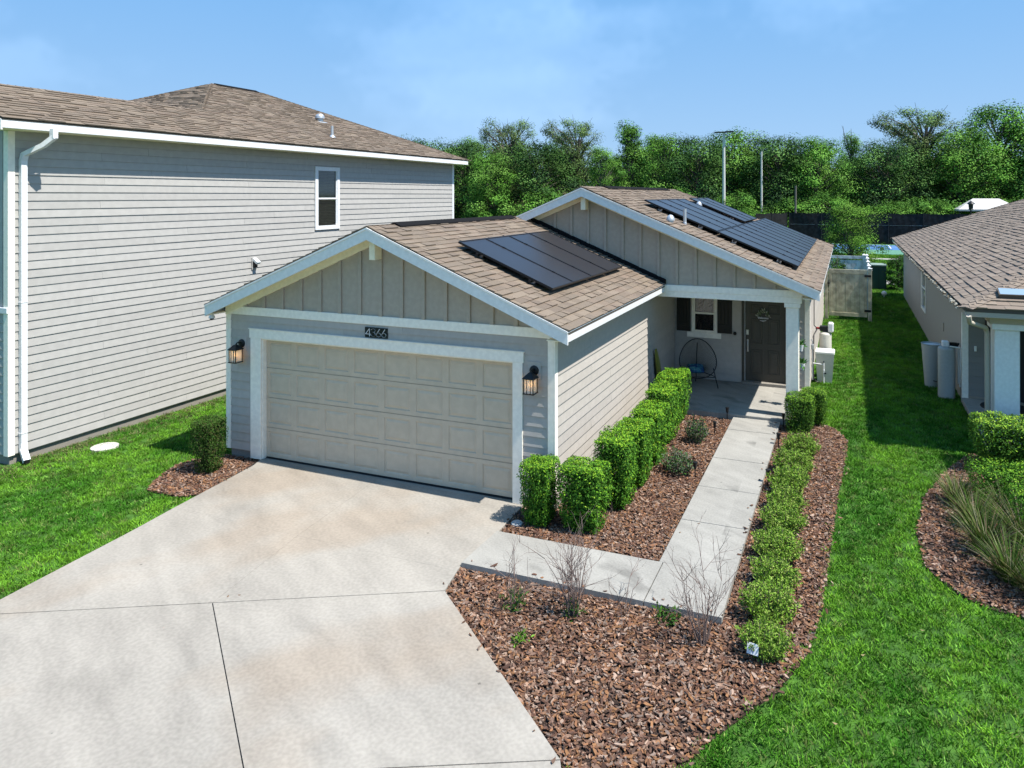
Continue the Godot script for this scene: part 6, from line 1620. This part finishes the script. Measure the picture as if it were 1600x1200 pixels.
func chair():
	var c := thing("wire_chair", "round black string lounge chair on the porch", "chair", Vector3(6.25, 0.097, -7.35), 0.25, "")
	# egg-shaped rim, tipped back
	var rim := []; var inn := []
	var bx0 := Basis(Vector3.RIGHT, deg_to_rad(52))
	for i in 37:
		var a := TAU * i / 36
		var w := 0.43 * (1.0 - 0.16 * sin(a)) 
		rim.append(Vector3(cos(a) * w, 0, 0) + Vector3(0, 0.66 + sin(a) * 0.42, 0.05 - sin(a) * 0.24))
		inn.append(Vector3(cos(a) * 0.15, 0.37 + sin(a) * 0.05, -0.10 - sin(a) * 0.12))
	var m := MB.new(); var rr := []
	for i in 37: rr.append(0.012)
	m.tube(rim, rr, 7, false); part("rim", m.mesh(M.black), c)
	var k := MB.new(); var r2 := []
	for i in 37: r2.append(0.009)
	k.tube(inn, r2, 6, false); part("seat_ring", k.mesh(M.black), c)
	var s := MB.new()
	for i in 72:
		var f := i * 0.5; var j := int(f); var a: Vector3 = rim[j].lerp(rim[(j + 1) % 37], f - j); var b: Vector3 = inn[j].lerp(inn[(j + 1) % 37], f - j)
		s.tube([a, a.lerp(b, 0.5) + Vector3(0, -0.03, -0.02), b], [0.0035, 0.0035, 0.0035], 4, false)
	for i in 14:
		var x := -0.14 + i * 0.0215; s.tube([Vector3(x, 0.35, -0.10), Vector3(x, 0.34, 0.0)], [0.003, 0.003], 3, false)
	tag(part("strings", s.mesh(mat(lin(0.03, 0.035, 0.03), 0.5)), c), "", "", "", "stuff")
	for l in [[Vector3(0.36, 0.44, 0.10), Vector3(0.46, 0.0, 0.22)], [Vector3(-0.36, 0.44, 0.10), Vector3(-0.46, 0.0, 0.22)], [Vector3(0.0, 0.99, -0.17), Vector3(-0.02, 0.0, -0.42)]]:
		var t := MB.new(); t.tube([l[0], l[1]], [0.012, 0.012], 7); part("leg", t.mesh(M.black), c)
	var br := MB.new(); br.tube([Vector3(0.40, 0.26, 0.15), Vector3(-0.01, 0.30, -0.34), Vector3(-0.40, 0.26, 0.15)], [0.010, 0.010, 0.010], 6); br.tube([Vector3(0.40, 0.24, 0.15), Vector3(-0.40, 0.24, 0.15)], [0.010, 0.010], 6); part("brace", br.mesh(M.black), c)
	# cushion
	var im := Image.create(64, 64, false, Image.FORMAT_RGB8)
	var f1 := FastNoiseLite.new(); f1.seed = 4; f1.frequency = 0.06; f1.noise_type = FastNoiseLite.TYPE_CELLULAR; f1.cellular_return_type = FastNoiseLite.RETURN_CELL_VALUE
	for y in 64:
		for x in 64:
			var v := f1.get_noise_2d(x, y); im.set_pixel(x, y, lin(0.008, 0.03, 0.13) if v < -0.1 else lin(0.02, 0.13, 0.20) if v < 0.4 else lin(0.12, 0.27, 0.27))
	var cm := mat(Color(1, 1, 1), 0.9); cm.albedo_texture = ImageTexture.create_from_image(im); cm.uv1_triplanar = true; cm.uv1_scale = Vector3(3, 3, 3)
	var cu := thing("cushion", "blue patterned cushion lying in the string chair", "cushion", Vector3(6.20, 0.50, -7.36), 0.3, "")
	var b := MB.new()
	var N := 12
	for i in N:
		for j in N:
			var P := []
			for q in [[i, j], [i + 1, j], [i + 1, j + 1], [i, j + 1]]:
				var u: float = q[0] * 2.0 / N - 1; var v: float = q[1] * 2.0 / N - 1
				P.append(Vector3(u * 0.19, 0.065 * pow((1 - u * u * u * u) * (1 - v * v * v * v), 0.6), v * 0.16))
			b.quad(P[0], P[1], P[2], P[3])
			b.quad(P[0] * Vector3(1, -1, 1), P[3] * Vector3(1, -1, 1), P[2] * Vector3(1, -1, 1), P[1] * Vector3(1, -1, 1))
	part("cover", b.mesh(cm), cu, Transform3D(Basis(Vector3.RIGHT, 0.35)))

func softener():
	var t := thing("water_softener", "cream water softener with square brine tank beside the sunlit house wall", "water softener", Vector3(9.05, -0.06, -9.7), 0, "")
	var b := MB.new()
	var lo := [Vector3(-0.17, 0, 0.38), Vector3(0.17, 0, 0.38), Vector3(0.17, 0, 0.02), Vector3(-0.17, 0, 0.02)]; var hi := [Vector3(-0.22, 0.72, 0.42), Vector3(0.22, 0.72, 0.42), Vector3(0.22, 0.72, 0.0), Vector3(-0.22, 0.72, 0.0)]
	for i in 4: b.quad(hi[i], hi[(i + 1) % 4], lo[(i + 1) % 4], lo[i])
	part("brine_tank", b.mesh(M.tank), t)
	var l := MB.new(); l.bev(Vector3(-0.235, 0.721, -0.015), Vector3(0.235, 0.80, 0.435), 0.02); l.bev(Vector3(-0.05, 0.80, 0.15), Vector3(0.05, 0.825, 0.25), 0.01); part("lid", l.mesh(M.pvc), t)
	var r := MB.new(); var pf := [Vector2(0.13, 0), Vector2(0.15, 0.03), Vector2(0.15, 1.10)]
	for k in 6: pf.append(Vector2(0.15 * cos(k * PI / 12), 1.10 + 0.08 * sin(k * PI / 12)))
	pf.append(Vector2(0.05, 1.19)); r.lathe(pf, Vector3(0, 0, -0.30), 20); part("resin_tank", r.mesh(M.tank), t)
	var h := MB.new(); h.bev(Vector3(-0.14, 1.19, -0.38), Vector3(0.06, 1.32, -0.22), 0.015); h.lathe([Vector2(0.06, 1.17), Vector2(0.06, 1.24)], Vector3(0, 0, -0.3), 12); part("valve_head", h.mesh(M.black), t)
	var cv := MB.new(); cv.bev(Vector3(0.062, 1.17, -0.40), Vector3(0.20, 1.42, -0.20), 0.03); part("control_cover", cv.mesh(M.white), t)
	var rd := MB.new(); rd.tube([Vector3(-0.24, 1.25, -0.30), Vector3(-0.14, 1.25, -0.30)], [0.03, 0.03], 8); part("red_coupling", rd.mesh(mat(lin(0.25, 0.02, 0.02), 0.5)), t)
	var cb := MB.new(); cb.tube([Vector3(-0.27, 2.2, -0.10), Vector3(-0.27, 1.35, -0.10), Vector3(-0.22, 1.27, -0.25)], [0.012, 0.012, 0.012], 6)
	cb.tube([Vector3(-0.20, 1.24, -0.28), Vector3(-0.27, 1.12, 0.0), Vector3(-0.275, 0.8, 0.2), Vector3(-0.27, 0.4, 0.42), Vector3(-0.25, 0.10, 0.5)], [0.016, 0.016, 0.016, 0.016, 0.016], 7)
	cb.tube([Vector3(-0.25, 0.12, 0.5), Vector3(-0.20, 0.05, 0.48), Vector3(-0.12, 0.04, 0.52), Vector3(-0.06, 0.07, 0.46)], [0.015, 0.015, 0.015, 0.015], 6)
	part("hoses", cb.mesh(M.black), t)
	var pv1 := MB.new(); pv1.tube([Vector3(-0.28, 0.50, 0.46), Vector3(-0.03, 0.48, 0.47)], [0.014, 0.014], 8); pv1.tube([Vector3(-0.02, 0.53, 0.47), Vector3(-0.02, 0.02, 0.47)], [0.016, 0.016], 8); pv1.tube([Vector3(-0.02, 0.36, 0.47), Vector3(-0.02, 0.32, 0.47)], [0.022, 0.022], 8)
	part("drain_pipe", pv1.mesh(M.white), t)
	var cap := MB.new(); cap.tube([Vector3(-0.02, 0.54, 0.47), Vector3(-0.02, 0.56, 0.47)], [0.02, 0.02], 8); cap.tube([Vector3(-0.01, 0.27, 0.47), Vector3(0.04, 0.27, 0.47)], [0.02, 0.02], 7); part("valve_cap", cap.mesh(M.black), t)
	var sw := thing("wall_conduit", "grey conduit and shutoff on the sunlit side wall", "conduit", Vector3(8.75, 0.0, -8.9), 0, "")
	var k := MB.new(); k.tube([Vector3(0.03, 0.1, 0), Vector3(0.03, 1.05, 0), Vector3(0.0, 1.1, 0)], [0.014, 0.014, 0.014], 7); k.bev(Vector3(0.0, 0.85, -0.05), Vector3(0.06, 0.97, 0.05), 0.006); part("pipe", k.mesh(M.galv), sw)

func right_tanks():
	var a := thing("storage_tank", "white tapered open-top tank, farther of the two by the stucco wall", "tank", Vector3(11.50, -0.06, -9.95), 0, "")
	var k := MB.new(); k.lathe([Vector2(0.0, 0.0), Vector2(0.145, 0.0), Vector2(0.225, 1.04), Vector2(0.235, 1.06), Vector2(0.215, 1.06), Vector2(0.20, 1.02)], Vector3.ZERO, 24); part("body", k.mesh(M.tank_grey), a)
	var k2 := MB.new(); k2.lathe([Vector2(0.21, 1.03), Vector2(0.0, 1.045)], Vector3.ZERO, 24); part("lid", k2.mesh(M.white), a)
	var k3 := MB.new(); k3.tube([Vector3(0.02, 0.18, 0.14), Vector3(0.10, 0.18, 0.20)], [0.012, 0.012], 6); part("overflow_spout", k3.mesh(M.black), a)
	var b := thing("resin_tank", "tall grey cylinder tank, nearer of the two by the stucco wall", "tank", Vector3(11.72, -0.06, -8.98), 0, "")
	var m := MB.new(); var pf := [Vector2(0.16, 0), Vector2(0.18, 0.03), Vector2(0.185, 1.14)]
	for i in 6: pf.append(Vector2(0.185 * cos(i * PI / 10), 1.14 + 0.07 * sin(i * PI / 10)))
	m.lathe(pf, Vector3.ZERO, 22); part("body", m.mesh(M.tank_grey), b)
	var h := MB.new(); h.bev(Vector3(-0.10, 1.19, -0.09), Vector3(0.05, 1.32, 0.09), 0.02); part("control_head", h.mesh(M.white), b)
	var v := MB.new(); v.bev(Vector3(0.052, 1.20, -0.06), Vector3(0.24, 1.29, 0.06), 0.02)
	for i in 6: v.tube([Vector3(0.06 + i * 0.035, 1.25, 0.05), Vector3(0.07 + i * 0.035, 1.30, 0.07)], [0.02, 0.015], 6)
	part("valves", v.mesh(M.black), b)
	var p := MB.new(); p.tube([Vector3(0.05, 1.22, 0.12), Vector3(0.27, 1.20, 0.12), Vector3(0.275, 1.15, 0.12), Vector3(0.265, 0.3, 0.10)], [0.016, 0.016, 0.016, 0.016], 7); p.tube([Vector3(0.10, 1.20, 0.05), Vector3(0.24, 1.18, 0.02), Vector3(0.245, 0.35, 0.0)], [0.014, 0.014, 0.014], 7); part("pipes", p.mesh(M.pvc), b)
